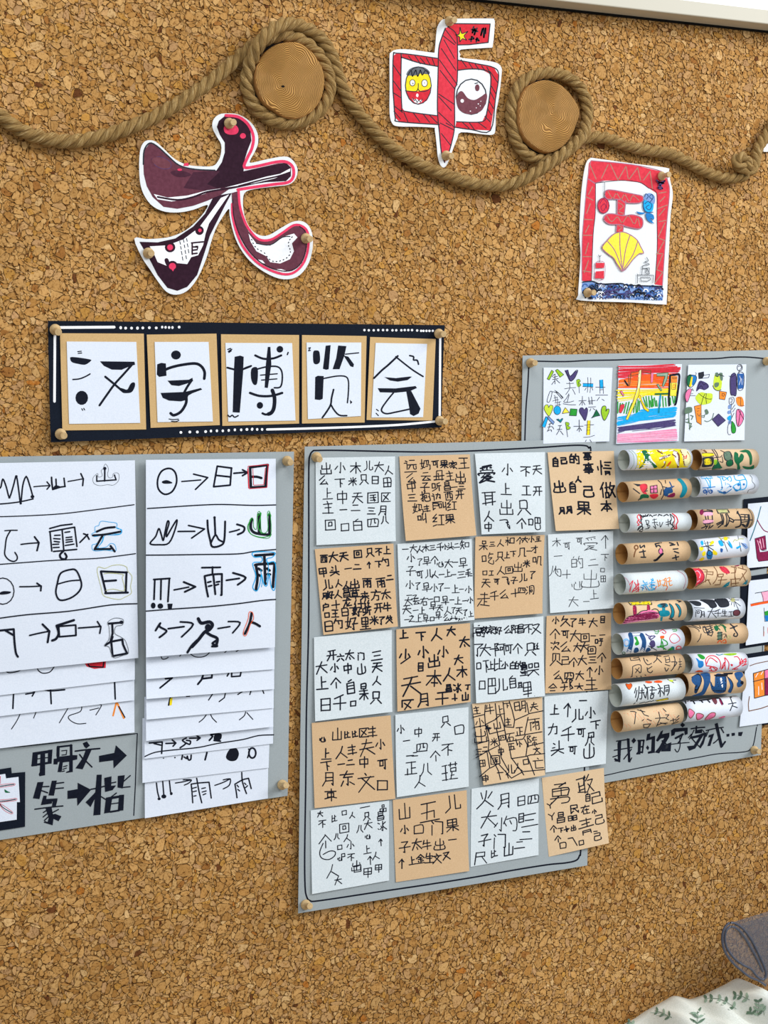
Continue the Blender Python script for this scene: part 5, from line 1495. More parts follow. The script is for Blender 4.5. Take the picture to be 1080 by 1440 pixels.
# ---- middle board
HM = .0048
MB = Sheet([428.5, 628, 838, 617, 826, 1217, 419.3, 1284.5], HM, bl=.001, br=.002, tl=.0005, bow=-.0008)
mb = MB.build('grey_board', M['grey'], n=16)
tag(mb, 'tall grey card board in the middle holding twenty handwritten sticky notes', 'board')
draw(MB, mb, '''@0,0,1
C n 2.2 441,633.5 436,640 434.3,660 434.3,760 434,880 431,1000 430,1100 428.5,1200 429,1245 431,1260 436,1266.5 450,1266.5 530,1254.5 603,1243.7 670,1233 720,1224 770,1216 795,1213.5 810,1210 815,1203 817,1190 822,1080 827,900 829.5,750 831,640 828,630 822,626.5 800,626.5 755,629.5 670,633.8 610,635.5 550,634.9 475,633.3 441,633.5
''', 'border_line')
NOTES = [
('note', '443.8 643.8 555.6 641.8 556.7 761 445 766.7', 0, .002, '''@430,630,4.5
T n 7 出128,128,72 小218,125,70 木315,125,72 儿395,112,60 大465,118,62 人525,140,55 么112,205,60 下215,215,68 米297,212,54 只368,200,62 日440,200,52 田515,215,62 上140,288,68 中230,312,80 天328,312,70 国425,310,72 区508,308,62 主140,375,76 一238,388,50 二315,378,62 三415,395,56 月490,392,64 回155,482,70 口248,498,66 白328,485,74 四425,470,70 八500,455,48
''', 'white note with thin neat characters, top left corner of the note grid'),
('kraft', '561.5 641.5 660.7 638.9 670 753 570.7 760.7', .002, .004, '''@430,630,4.5
T n 7 远662,110,82 妈755,105,66 可820,100,48 果875,100,50 家932,108,52 王998,92,74 么668,190,62 云760,180,62 母842,172,72 主910,175,60 出978,182,66 中668,245,68 子755,245,62 听828,242,60 昌895,240,52 一940,245,40 兰985,235,50 三672,312,62 抱755,305,62 边828,312,62 西905,300,58 开975,292,58 妈708,385,70 丰765,382,44 巳822,368,46 叫868,368,52 红925,365,62 叫738,445,62 红840,455,78 果912,445,62
''', 'kraft note in the top row, second from left, ending with a fruit character'),
('note', '667.7 637.7 766.3 635.7 767 747.7 677.3 751.6', .001, .006, '''@660,630,4.909
T n 12 爱118,180,112
T n 8 爱120,160,88 小262,150,78 不388,158,72 天468,148,66 耳135,345,98 上255,282,76 工392,290,68 开472,295,68 出255,408,98 只375,412,98 人135,470,72 中130,545,62 飞245,525,70 个360,520,68 吧450,515,88
''', 'white note with bold characters in the top row, third from left'),
('kraft3', '770 636 863.3 634 870.8 743.7 781.6 746.7', .001, .005, '''@660,630,4.909
T n 12 自595,95,62 己650,85,46 的725,75,66 事815,55,58 事822,140,70 情932,135,98 出620,265,78 自712,270,72 人752,215,40 己820,295,78 做955,290,104 月642,430,50 月692,425,50 果790,410,98 本945,400,76
''', 'pale kraft note with thick marker writing, top right corner of the note grid'),
('kraft', '442.7 772.2 553.3 764.4 559.6 881 454.9 892.9', 0, .004, '''@430,630,4.5
T n 9 西115,698,50 大175,690,62 天240,685,58 回330,668,52 只405,662,54 不462,655,46 上515,645,48 甲108,785,62 头182,775,62 一268,760,48 二325,752,52 ↑400,742,40 下460,730,46 勺505,720,52 儿138,865,64 人208,855,44 人258,868,52 出308,858,58 雨388,850,62 雨475,850,62 二530,820,46 月122,935,42 好155,930,50 人205,925,50 昌258,915,56 草310,925,62 来372,935,56 方445,930,66 太508,925,60 户128,1005,44 十190,990,54 龙262,978,56 什335,990,58 丝390,985,44 开462,1008,62 牛515,1005,54 口135,1055,40 王185,1045,50 日248,1035,52 丁300,1030,46 好325,1035,60 听388,1030,56 日145,1125,66 勺208,1110,62 好290,1110,84 里375,1110,72 米432,1090,56 了480,1090,54 父528,1085,48
''', 'dark kraft note crowded with marker characters, left end of the second row'),
('note', '558.9 764.9 663.3 757.8 667.3 871.8 563.3 881.8', 0, .002, '''@430,630,4.5
T n 6 一630,638,40 大682,635,46 人722,640,44 木758,632,44 三802,628,42 千850,625,50 小880,625,34 头915,620,44 二955,618,40 知1005,610,58 小665,695,54 了722,720,46 早765,715,54 个815,710,50 心850,730,50 大905,730,52 一945,722,36 早995,728,60 子665,775,64 可720,800,50 儿780,795,52 人818,800,46 一860,798,36 上900,790,46 一935,800,32 三985,798,56 毛1030,790,46 小658,865,54 了708,872,50 早762,882,56 小812,885,50 了855,880,52 一895,885,36 上948,890,52 一985,892,30 小1030,895,44 一655,930,36 子690,950,48 大650,970,50 云700,970,44 右750,970,52 口830,955,44 一790,955,34 早882,965,52 一925,960,30 上965,965,46 一1005,965,30 小1040,962,38 天640,1020,58 一695,1025,36 上738,1028,46 早805,1000,50 天850,1010,40 人898,1030,50 了935,1025,40 天970,1030,44 了1010,1040,40 上1045,1050,34 一640,1085,34 之672,1080,40 上715,1078,42 早760,1080,46 口800,1080,34 早838,1060,48 么890,1075,40 林935,1085,46 林965,1085,30 心1005,1080,44
''', 'white note densely filled with small thin characters, second in the second row'),
('kraft', '668.6 754.7 766 752.2 762.9 862.6 667.1 869.8', 0, .004, '''@660,630,4.909
T n 7 呆98,672,62 三158,662,42 人215,655,48 和280,640,64 个348,640,46 大385,632,40 小428,630,42 里475,622,46 吃128,765,84 只212,750,62 上262,738,42 下302,725,46 几365,720,60 一410,710,30 才450,700,50 口108,860,40 工152,862,34 人218,845,56 回275,840,52 出335,820,66 米395,798,50 叽470,775,68 天115,930,62 可188,920,42 飞250,915,56 子310,912,50 儿372,895,56 了435,875,56 走100,1045,92 千172,1020,66 么240,1010,62 十315,1000,56 四362,980,50 洞418,978,60
''', 'kraft note third in the second row, ending with a long-tailed walking character'),
('note', '770.6 751.6 862.3 746.5 863 855 773.7 862.2', 0, .001, '''@660,630,4.909
T k 5 木602,650,60 可675,675,52 可760,640,48 爱838,660,92 ↑935,650,90 一612,742,62 的745,790,82 下935,750,60 二855,790,74 八585,850,70 勺610,855,60 十670,870,62 出835,900,120 口920,840,38 田925,900,46 心740,940,92 大720,1060,70 一808,1058,46 上862,1010,62
''', 'white note with sparse thin grey writing, right end of the second row'),
('note', '441.6 896.2 551.1 885.6 551.8 1001 443.3 1014.4', .001, .002, '''@430,870,4.5
T n 9 开165,228,66 六220,245,46 太278,228,58 门350,235,52 三450,230,76 大100,310,76 小182,312,56 中265,315,62 山352,315,62 天452,305,66 上105,405,82 个190,408,66 自285,430,88 人450,392,56 早365,440,56 木368,485,60 口300,535,46 日125,540,82 千215,530,92 只445,500,76
''', 'white note with thick characters in open rows, left end of the third row'),
('kraft', '557.3 885 661 876.2 661.8 987 558.9 1000.7', 0, .001, '''@430,870,4.5
T n 10 上620,95,56 下728,105,64 人828,98,74 大920,78,56 太1005,145,66 少628,238,92 小742,212,72 小868,210,72 大968,258,58 目728,302,58 出810,265,76 天668,420,128 本810,378,102 人908,352,82 木988,335,70 昌905,440,46 冰960,438,54 丁1025,432,32 区645,545,76 月750,510,88 干862,500,84 土942,510,66 山1010,490,50
''', 'kraft note with large scattered bold characters, second in the third row'),
('note', '666.3 875.7 764.1 866.5 766.5 978.8 669.8 989', .001, .003, '''@650,860,4.909
T n 8 高115,135,80 敦150,130,50 家198,128,62 好250,132,54 么315,125,54 阳362,122,56 昌405,118,58 不455,115,66 又510,118,70 了110,262,92 大160,265,80 一215,255,50 阿258,262,88 可318,258,66 个382,255,70 只470,262,84 丝512,240,40 吓142,378,92 上200,370,52 比252,365,82 小295,370,46 白350,370,50 的392,372,58 昌425,372,40 星430,405,72 哭490,400,84 吧175,510,122 儿270,510,92 自348,485,82 且400,505,40 里450,540,102
''', 'white note with tall joined characters, third in the third row'),
('kraft', '768.8 866.1 859.4 862 859.8 969.4 766.7 975.1', 0, .001, '''@650,860,4.909
T n 8 小645,60,48 久712,65,70 了765,75,66 牛828,70,50 大905,75,62 目970,52,52 个640,155,70 可712,155,56 大780,165,76 回848,178,62 一905,165,36 一968,160,40 呀945,208,56 次640,235,60 么712,245,72 大795,245,56 大845,245,66 回895,265,56 贝650,325,92 己712,335,60 个768,350,62 大830,335,66 三900,330,60 个962,318,62 么660,440,62 四738,440,62 大812,440,60 ↑878,420,70 小945,405,62 全625,530,62 郑722,515,92 木805,525,62 丰890,500,92
''', 'kraft note crowded with mixed characters, right end of the third row'),
('kraft', '438.4 1016.7 549.3 1006 556 1123.3 442.5 1136.6', 0, .001, '''@430,870,4.5
T n 8 心105,760,46 山198,728,76 比262,735,42 比310,730,40 区368,718,62 丰420,715,66 小472,795,62 上130,855,66 人228,845,78 丰292,828,62 夫385,815,102 下130,925,72 一225,918,46 二282,910,52 中368,908,72 可485,920,66 月148,1010,92 东262,1010,92 文382,1035,112 口485,1050,88 束158,1115,78
''', 'kraft note with upright spaced characters and a box, left end of the fourth row'),
('note', '556 1005.1 658.9 994.4 659.3 1106.2 558.2 1121.1', .001, .001, '''@430,870,4.5
T n 7 只885,650,66 口970,700,76 小600,700,50 中712,718,60 开825,748,52 一638,770,46 四735,812,68 不898,825,78 个820,870,66 一660,865,50 二690,858,40 正665,942,86 八760,955,76 瑾912,965,106 人722,1030,74
''', 'white note with widely spaced small characters, second in the fourth row'),
('kraft3', '663.9 989.8 762.6 980.2 766.7 1090.2 680 1104.4', .0015, .008, '''@650,860,4.909
S n 7 160,645 155,710 160,780 185,900 180,960 250,1100 265,1160|228,635 235,700 240,740 160,780|282,625 290,700 295,795|325,620 345,680 362,750 355,800 290,795 265,715|440,600 460,705 558,685|362,750 455,710|75,730 155,710|230,740 265,715|80,800 165,785 190,845 290,820|100,915 185,890|235,800 260,920 180,960 95,1010|455,730 430,850 550,830|290,800 310,900 420,880 435,855|430,880 450,920 440,1000 340,1015 320,910|170,960 190,1080 120,1140|255,930 270,1010 320,1100|340,1010 400,1090 440,1150|450,1000 500,1130|440,1000 470,990 570,980|450,930 560,905|195,1080 250,1050 340,1150 420,1105 570,1090|300,1100 320,1150|380,920 370,880
T n 7 主98,680,52 牛190,675,66 上262,678,62 下308,645,40 明400,655,82 夫495,655,56 小120,765,62 卡180,805,46 山240,778,60 主315,760,50 雨500,775,84 出125,855,92 米220,900,52 四275,870,46 石335,865,60 正395,825,60 三115,965,50 二160,950,50 中268,965,50 五342,930,46 小395,915,36 陈480,895,76 国228,1020,66 文515,960,48 田140,1045,50 儿330,1090,66 人385,1075,56 口440,1035,50 亡525,1050,76 一262,1110,44 申160,1150,50
''', 'curled kraft note divided by drawn lines into small cells, third in the fourth row'),
('note', '765.5 979.6 855.3 971 852 1073.9 767.1 1086.5', 0, .001, '''@650,860,4.909
T n 9 一835,612,54 上640,675,66 ↑725,680,92 儿795,715,82 小885,700,76 下920,775,72 力628,810,72 千728,845,98 可820,835,66 口890,850,50 八880,890,66 头655,940,92 可762,955,62 山875,960,92
''', 'white note with few bold characters and an up arrow, right end of fourth row'),
('note', '437 1139.7 547.2 1125.7 547.2 1238.2 438.9 1257.4', .0005, .001, '''@410,1080,4.154
T n 6 大168,268,34 不180,325,46 口308,260,36 比250,295,38 人355,275,34 一430,225,60 品535,235,40 只440,282,44 大448,330,50 昌520,280,50 冰530,340,56 回308,348,58 八400,355,42 八265,400,34 人325,408,40 心445,398,40 个195,430,80 口282,462,36 小345,452,46 上442,475,48 ↑520,435,40 口302,508,26 心282,528,34 不348,520,44 ↑458,540,50 人492,512,44 人238,600,76 大272,658,44 出378,570,56 口385,585,56 甲445,610,62 甲508,585,50
C n 6 185,440 165,490 175,525 215,535 250,515 255,490 225,485 185,505
''', 'white note with tiny scattered marks and a pear shape, bottom left corner of the grid'),
('kraft', '552.5 1125 656.3 1111.3 659.9 1224.9 556.8 1240.6', 0, .002, '''@410,1080,4.154
T n 7 山660,250,88 五802,250,120 儿940,205,96 小660,360,50 口742,355,72 门852,345,88 果938,330,76 子662,460,72 太732,445,62 牛790,448,56 出865,445,62 一940,415,50 ↑642,560,56 上705,540,46 金752,530,50 生805,525,56 文850,530,56 又905,512,46
''', 'kraft note with a big number five character at its top, bottom row second from left'),
('note', '663.2 1109.3 758 1094.4 757.4 1202.4 661.8 1219.1', 0, .002, '''@650,1070,4.909
T n 8 火160,265,122 月295,272,110 日408,272,66 四490,262,76 大185,402,112 门260,545,110 勺335,430,110 三465,402,120 子155,545,92 小265,440,92 山320,610,84 二440,515,92 二395,580,78 尺130,665,92 比220,640,50 目408,390,66
''', 'white note with overlapping tall characters, bottom row third from left'),
('kraft3', '762 1094 849.2 1079.8 856.4 1185.7 771.8 1204.9', 0, .007, '''@650,1070,4.909
T n 8 勇678,215,150 敢848,160,120 己925,250,82 自868,250,56 民772,330,62 在850,335,60 青855,450,110 己945,400,66 昌682,390,70 日745,395,36 日778,390,34 丫618,385,46 丫605,310,36 个630,470,46 下680,475,38 卡720,470,40 出768,462,36 个660,540,46 口695,580,56 V762,560,60 口822,562,44 己932,520,52 小912,350,30 一920,485,26
''', 'pale kraft note with two large characters over tiny ones, bottom right grid corner')]
load_glyphs("""
呆 3033 307073 3373 0595 5459 5509 5599
巳 118184 1484 11193747
户 4051 128285 1585 121609
父 3014 6085 228209 2299
毛 7021 1474 0696 40494899
之 4050 117109 09 0899
林 0343 2029 2305 5393 7079 7457 7498
冰 0122 0617 505948 344627 815498
次 0122 0617 5033 429284 5529 5599
且 2129 217179 2373 2676 0999
兰 2132 7162 1383 2676 0999
尺 117174 1474 1109 5499
丫 0054 9054 5459
申 1217 128287 1787 1585 5059
""")
ROWN = ['top', 'second', 'third', 'fourth', 'bottom']
for i, (mm, q, c1, c2, txt, lab) in enumerate(NOTES):
    q = [float(a) for a in q.split()]
    s = Sheet(q, HM+.0006+.0005, bl=c1+.0008, br=c2*.7+.0005, power=2.2, thick=.0002)
    if i == 2: s.bow = .003
    o = s.build('sticky_note', M[mm], n=12); tag(o, lab, 'sticky note', 'handwritten sticky notes on the middle board')
    draw(s, o, txt, 'handwriting', seed=100+i)
pin(445.1, 642.2, 449.6, 646, HM+.001, 'wooden push pin at the top left corner of the middle board')
pin(429.7, 1272.6, 436, 1274.5, HM+.001, 'wooden push pin at the bottom left corner of the middle board')
# ---------------------------------------------------------------- twenty papers rolled into tubes and glued in two columns
INNER_K = paper_mat('kraft_inside_shaded', srgb(186, 134, 72), srgb(194, 142, 80), 1200)  # same kraft paper, darkened: the shade inside the tubes is in the colour
INNER_W = paper_mat('white_inside_shaded', srgb(196, 200, 190), srgb(204, 208, 198), 1200)  # white paper greyed the same way, tube shade put into its colour
zA, zB, zC, zD, zE, zF = '@860,620,9', '@960,620,9', '@850,780,9', '@950,780,8.308', '@850,890,9.818', '@945,890,8'
G1, G2 = '@850,620,4.696', '@850,820,4.696'
ROLLS = [
('L', 877, 647, 965, 644.9, 14.2, 'white', 'yellow coloured rolled paper with a dark green figure, top of the left tube column', zA+'''
F y 310,112 800,100 940,105 985,180 990,290 960,335 700,350 330,368 350,300 345,200
F y 300,118 330,125 345,200 345,300 320,372 300,370 325,300 325,200
C h 4 215,120 265,160 285,220 280,300 230,370|255,120 300,160 325,220 322,310 290,370
N w 430,150 480,180 520,250 560,300 520,345 440,350 370,352 420,260 410,200
N e 385,125 440,120 460,160 495,180 470,200 500,250 540,290 580,325 540,345 500,300 470,260 450,350 430,350 440,250 400,320 360,350 350,345 410,260 420,200 400,170
F w 600,215 740,165 750,190 620,240
S T 7 610,240 740,180|630,205 740,175|640,235 650,205|670,228 680,198|700,215 710,190
S T 8 580,120 640,155|590,135 645,160
N T 630,335 660,310 685,260 690,265 670,320 640,340
N O 700,320 720,280 755,255 745,290 715,318
N w 780,140 830,150 850,250 850,320 810,260
C T 14 790,130 840,160 855,210 850,260 840,330
C T 9 770,170 800,190 815,205
N z 880,110 960,120 1000,180 1005,260 970,320 920,310 900,220
C T 8 870,120 910,200 915,270 930,310 970,300 995,260 990,190 960,140
C R 5 910,180 930,210 950,180 945,220 915,220'''),
('R', 977.8, 646.6, 1057.6, 645.6, 14.4, 'kraft3', 'kraft rolled paper with green and yellow figures, top of the right tube column', zB+'''
C k 4 185,105 225,180 230,260 215,340 190,375
C T 12 235,100 270,120 300,145
N y 250,160 380,160 390,185 270,200
S k 6 250,155 380,155 395,190 265,195 250,155
N k 250,215 370,200 395,230 385,300 350,325 245,330 255,270
N y 275,235 350,225 365,290 280,300
C k 6 370,105 400,150 430,200 450,240|390,100 430,150 450,210
S k 5 380,215 480,205 500,180
N l 400,240 440,245 430,290 400,300
N e 440,250 480,310 500,345 430,350 370,360 400,320
S k 6 440,240 490,340|440,240 370,355
C k 5 480,120 540,150 560,180|470,260 510,270 500,200
N f 525,150 600,140 615,240 560,250 530,220
Z k 6 525,150 600,140 615,240 560,250 530,220
N e 560,260 620,240 640,290 600,320 560,310
Z k 5 560,260 620,240 640,290 600,320 560,310
N e 660,140 700,160 710,210 740,160 775,190 760,250 720,290 730,350 690,370 690,310 660,260 650,200
N e 720,130 770,115 800,110 850,130 880,200 875,290 850,300 845,220 810,150 770,145
N e 760,320 850,330 900,305 900,350 850,370 780,350
C k 4 530,365 600,355 680,360|610,150 635,220 630,300
S T 4 190,370 360,350|370,365 480,355'''),
('L', 875.8, 692, 963.9, 686.4, 14.2, 'kraft', 'kraft rolled paper with red and blue characters and a teal band, left column', zA+'''
F k 270,540 380,550 365,572 330,575
S k 8 275,605 355,665
N R 360,555 440,545 455,590 430,630 450,680 410,670 370,620
C k 6 355,560 430,548 450,600 420,640 455,630 400,650
N e 375,680 460,680 470,720 400,725 360,745
S k 7 340,750 400,690 460,720
F P 490,575 575,560 580,655 495,660
S k 6 490,575 575,560 580,655 495,660 490,575|490,615 578,605|533,570 536,658
N r 490,680 575,670 590,700 540,735 495,715
C k 6 590,500 630,540 655,620 660,680 630,740
S k 6 635,615 620,680
S k 6 680,500 685,535|650,580 700,590
N u 665,620 700,590 760,595 775,650 720,670 715,700 665,690
S u 8 735,520 770,590|740,590 790,575
N V 700,705 790,655 805,690 770,715
N t 830,485 870,475 920,520 960,600 940,670 900,715 862,712 890,640 895,580 870,530'''),
('R', 975.6, 685, 1057.6, 680.3, 14.2, 'white', 'white rolled paper with bright blue line drawings, right column', zB+'''
C g 3 200,460 230,520 220,590 210,640 180,695
C c 5 230,460 300,440 370,455|240,475 380,470|280,470 320,540 340,600|300,460 345,520 345,590|350,470 355,600
C b 6 255,595 330,590 410,580
O B 6 283,640,22,22|355,640,24,22
C B 5 270,640 290,630 295,655 275,655|345,640 365,630 365,655|320,600 320,630 300,680
C c 5 440,450 480,480 500,600 480,620|450,460 510,450 560,470 600,450 620,500 600,510|500,450 520,500 560,480 580,500
E c 505,475,10,9|570,470,9,9
C b 6 445,630 500,650 530,670 580,640 620,610|460,650 520,665
E B 530,650,20,12|500,590,10,10|608,578,12,10
C c 6 650,440 670,490 720,500 800,490 810,560 780,610 690,620 640,590 660,560 720,530|700,440 760,430 790,470 800,490|720,500 735,560 730,610
C b 7 650,590 680,635 740,600
E b 710,555,18,16|775,550,14,14|680,628,16,10
C c 3 560,540 600,560 560,600|540,520 545,560
C g 3 850,430 880,470 880,510 915,560 900,600 840,620 820,660'''),
('L', 878.1, 735.8, 964.4, 733.9, 13.2, 'note', 'white rolled paper framed by pink and black scribble borders, left column', zA+'''
C R 7 345,930 325,960 340,1000 325,1030 350,1060 330,1070
Z k 6 360,935 385,990 355,1030 390,1060 330,1130 360,1080 400,1100 350,1140 395,1130
C R 5 350,940 375,975 345,1010 375,1040
S K 7 380,945 400,970|400,945 420,955 430,935|440,950 470,930|480,950 490,935 520,960|530,945 570,935|590,950 600,930 640,945|660,950 700,930 720,945|400,960 460,950
C k 5 430,1005 450,1050 470,1110|430,1005 470,1010 465,1050 440,1055 485,1075 470,1105 430,1115
C k 5 520,1000 570,990|540,985 545,1060|515,1035 580,1030|550,1060 560,1110 530,1080|570,1050 590,1070
C k 5 610,1030 620,1090 650,1030
C k 5 690,1030 740,1020|715,990 720,1080|690,1060 740,1050|745,1000 750,1050
Z k 6 740,930 760,990 740,1040 780,1080 750,1120 800,1110 770,1050 800,1000 770,950
C R 8 770,920 820,960 840,1020 820,1060 825,1110 790,1100
C R 5 790,950 800,1000 790,1050 810,1090'''),
('R', 971.8, 731.2, 1051.2, 729, 14.3, 'kraft', 'kraft rolled paper with three outlined characters like furniture, right column', zB+'''
C k 6 115,870 160,930 185,1000 170,1070 120,1130
N V 220,880 250,870 270,900 240,940 215,915
S k 8 245,865 370,880 380,895 250,890|270,905 370,900
N q 270,905 370,905 375,940 275,950
S k 8 285,945 300,1010|370,890 380,1020|320,950 325,1000
N q 265,1005 380,1000 380,1030 270,1045
S k 8 265,1005 380,1000 380,1035 265,1045 265,1005|270,1050 350,1050|240,1105 300,1080 285,1060|290,1115 320,1070|330,1110 345,1070|350,1100 385,1070
F S 430,870 570,868 590,905 450,915
S k 8 430,870 570,868 590,905 450,915 430,870
C k 8 480,925 500,990 500,1050 450,1095|500,930 520,990 510,1060|560,920 590,980 580,1040 550,1085|545,925 560,980 555,1060 530,1080
S k 8 500,1015 430,1050|495,1035 440,1065|590,970 650,1005 640,1030 585,1005
F K 665,850 700,850 710,920 680,925 690,890
C k 10 690,900 730,960 740,1040 720,1080 670,1095
S k 7 735,930 840,935|740,960 840,965|790,935 785,1000|660,1000 880,1000|740,1030 820,1020
C k 16 835,940 840,1000 820,1060 800,1085 760,1060
C k 4 820,850 870,920 885,1000 860,1070 830,1110'''),
('L', 874.1, 779.3, 962.2, 774.6, 14.5, 'kraft', 'kraft rolled paper with three sideways scrawls, left column', G1+'''
O T 5 210,703,12,13
C T 5 208,718 200,740 195,765
C k 5 235,690 240,705 262,690 265,702|232,735 270,728|255,720 262,760|242,768 272,768
C k 5 335,680 345,700|340,695 360,690 370,700|335,680 375,672
N P 360,730 368,712 382,710 385,735 370,745 360,740
O k 4 372,728,13,18
C K 8 385,745 365,765 345,785 330,790
S k 5 430,672 455,680 435,690 465,685|480,670 488,690|455,715 485,712|462,730 490,740|450,775 490,765|470,755 475,785'''),
('R', 972.4, 774.4, 1043.8, 767.6, 15.3, 'white', 'white rolled paper with blue and yellow butterfly-like shapes, right column', zB+'''
C h 4 120,1290 150,1340 150,1440
N c 225,1280 250,1262 265,1300 245,1325
N y 340,1310 370,1265 400,1275 390,1300 345,1325
N y 210,1350 250,1340 265,1370 230,1395
S k 3 270,1300 360,1280|270,1260 330,1400
'''+G1+'''
N y 645,740 665,728 668,752 650,762
N y 720,720 745,738 740,755 715,745
N b 680,730 715,735 710,775 690,790 675,765
N y 625,785 650,768 660,780 640,792
Z k 3 680,735 690,720 712,740 700,760 678,750
S k 3 640,700 720,690|680,665 700,780|670,690 720,720
'''+zB+'''
C S 8 450,1210 490,1240 540,1220 590,1230
N y 520,1220 560,1215 570,1250 530,1260
N c 450,1270 490,1260 520,1320 480,1330
N c 580,1260 620,1310 630,1360 590,1330
N B 480,1360 510,1370 500,1410 480,1400
S k 4 520,1270 570,1400|560,1280 600,1340|470,1230 520,1290
C S 6 640,1280 660,1250 690,1260 720,1240 770,1240
F c 675,1350 730,1320 740,1340 690,1370
F s 740,1290 800,1300 830,1350 800,1370 760,1330
S k 4 720,1280 740,1400|740,1290 800,1340|700,1200 705,1240'''),
('L', 871.3, 821.2, 958, 816.3, 14.8, 'note', 'white rolled paper with small pink, blue and orange writing, left column', zC+'''
C a 4 215,260 290,320 325,400 310,460|920,200 1000,250 1030,330 1000,430
C R 6 320,380 360,330 340,400 320,470|380,350 400,400 370,440 350,475|400,380 440,370 400,410 440,420|420,320 430,400 430,470|390,430 440,440 400,470|370,460 410,440
C c 6 490,330 510,360 540,350|470,390 550,370|500,380 480,450|520,380 560,440|590,310 620,330 610,300|570,360 640,350|600,330 600,420|570,400 640,390|590,420 640,430 600,450|560,450 640,440
C B 5 460,410 500,430|510,400 540,450|580,380 630,380
C o 6 670,320 690,390 680,400|700,320 710,380 690,390|740,320 770,330 750,400|760,310 780,300 790,390|800,300 830,290 820,340|800,340 850,330|820,350 830,390 860,380|730,380 800,400|680,340 720,330
C O 5 640,440 660,400|780,450 800,410'''),
('R', 969.7, 813.4, 1045.9, 809.1, 15.2, 'kraft3', 'kraft rolled paper with a pink arch and red lips shape, right column', zD+'''
N R 175,170 260,160 310,180 335,240 320,300 260,350 220,370 235,300 220,230
C V 7 180,170 230,240 250,300 210,370|270,160 330,230 325,300 270,340
C q 6 230,200 260,190 290,230 280,270|255,320 280,300
S T 5 320,170 370,180 350,320|340,200 440,200 435,235 370,225|230,380 380,290 410,350|350,300 400,295
C T 5 440,130 485,200 480,280 440,340
N R 515,140 580,145 620,180 635,215 590,220 540,190
C V 5 515,145 570,180 600,230|560,140 600,180 630,210
S T 5 495,230 560,225 555,255 500,260 495,230|500,300 600,290|540,260 520,350|510,350 460,355
F t 540,380 600,330 640,310 620,360 590,380
S T 5 650,140 710,150 700,210 650,215|690,150 695,280|640,290 750,280|650,290 650,360|650,340 740,330|700,270 705,350|655,375 720,365
S T 5 730,150 830,180|780,130 790,170|750,300 830,190|780,220 830,330
F t 780,350 840,290 840,330 800,375
N V 690,130 740,120 740,130 700,138'''),
('L', 870.7, 862.6, 956.5, 857.7, 14.9, 'kraft3', 'kraft rolled paper with a yellow roof and pink bridge shape, left column', zC+'''
F y 305,605 590,588 600,630 330,635
S k 7 305,605 590,588 600,630 330,635 305,605|350,600 340,632|400,600 395,630|450,598 445,632|500,595 500,630|550,592 555,628
N V 360,655 400,650 410,720 400,800 370,780
N V 540,640 570,640 580,700 560,790 540,760
S R 8 370,670 385,740|550,650 560,740
N P 410,770 470,720 560,700 640,710 690,750 680,800 560,830 380,850 230,880 290,800
N V 220,870 300,790 420,760 560,740 660,740 680,800 560,820 400,830
C k 6 250,860 300,790 400,765 560,730 680,740|410,760 470,715 540,705|600,700 640,685 680,705 695,760
S k 5 290,830 300,800|340,830 350,795|390,825 400,780|430,830 450,760|470,830 480,755|520,820 530,750|560,815 565,745|610,800 620,745|650,790 660,745
S q 6 240,870 640,810
N t 670,640 720,615 790,620 800,660 700,670
N k 700,625 780,615 790,660 730,668
N t 700,710 800,705 830,740 810,775 720,785 700,750
F t 730,670 770,670 770,710 730,712
F t 710,790 740,790 730,840 705,840
N t 820,620 860,650 885,720 870,790 830,795 850,730 840,670
Z k 5 820,620 860,650 885,720 870,790 830,795 850,730 840,670
N t 900,620 940,640 970,700 965,760 940,790 950,720 930,670
Z k 5 900,620 940,640 970,700 965,760 940,790 950,720 930,670
S k 7 820,810 880,830|850,790 860,840|650,580 700,575|720,572 810,572|920,580 970,590 940,600'''),
('R', 965, 859.4, 1038.5, 855.1, 14.8, 'white', 'white rolled paper with dark grey rounded squares and a yellow sun, right column', zD+'''
N k 155,545 240,540 295,560 295,595 240,598 190,570
N k 295,530 430,530 460,560 480,605 420,620 380,580 320,545
Z n 5 295,530 430,530 460,560 480,605 420,620 380,580 320,545
N k 460,522 580,515 620,560 615,600 530,612 490,570
Z n 5 460,522 580,515 620,560 615,600 530,612 490,570
S n 4 500,530 540,600|530,520 570,600|380,540 400,600|410,535 430,600
E S 670,530,28,22
S k 4 670,530 620,510|670,530 740,530|670,530 760,600|680,550 690,610|660,550 650,590|640,540 610,560|690,545 735,640|650,510 700,500
T k 5 门268,680,92 口265,672,34 月320,695,72 大430,680,112 千495,680,82 生572,680,76 工645,690,62
N x 680,660 730,645 755,675 730,710 680,705
Z K 5 680,660 730,645 755,675 730,710 680,705
S k 4 215,620 340,625'''),
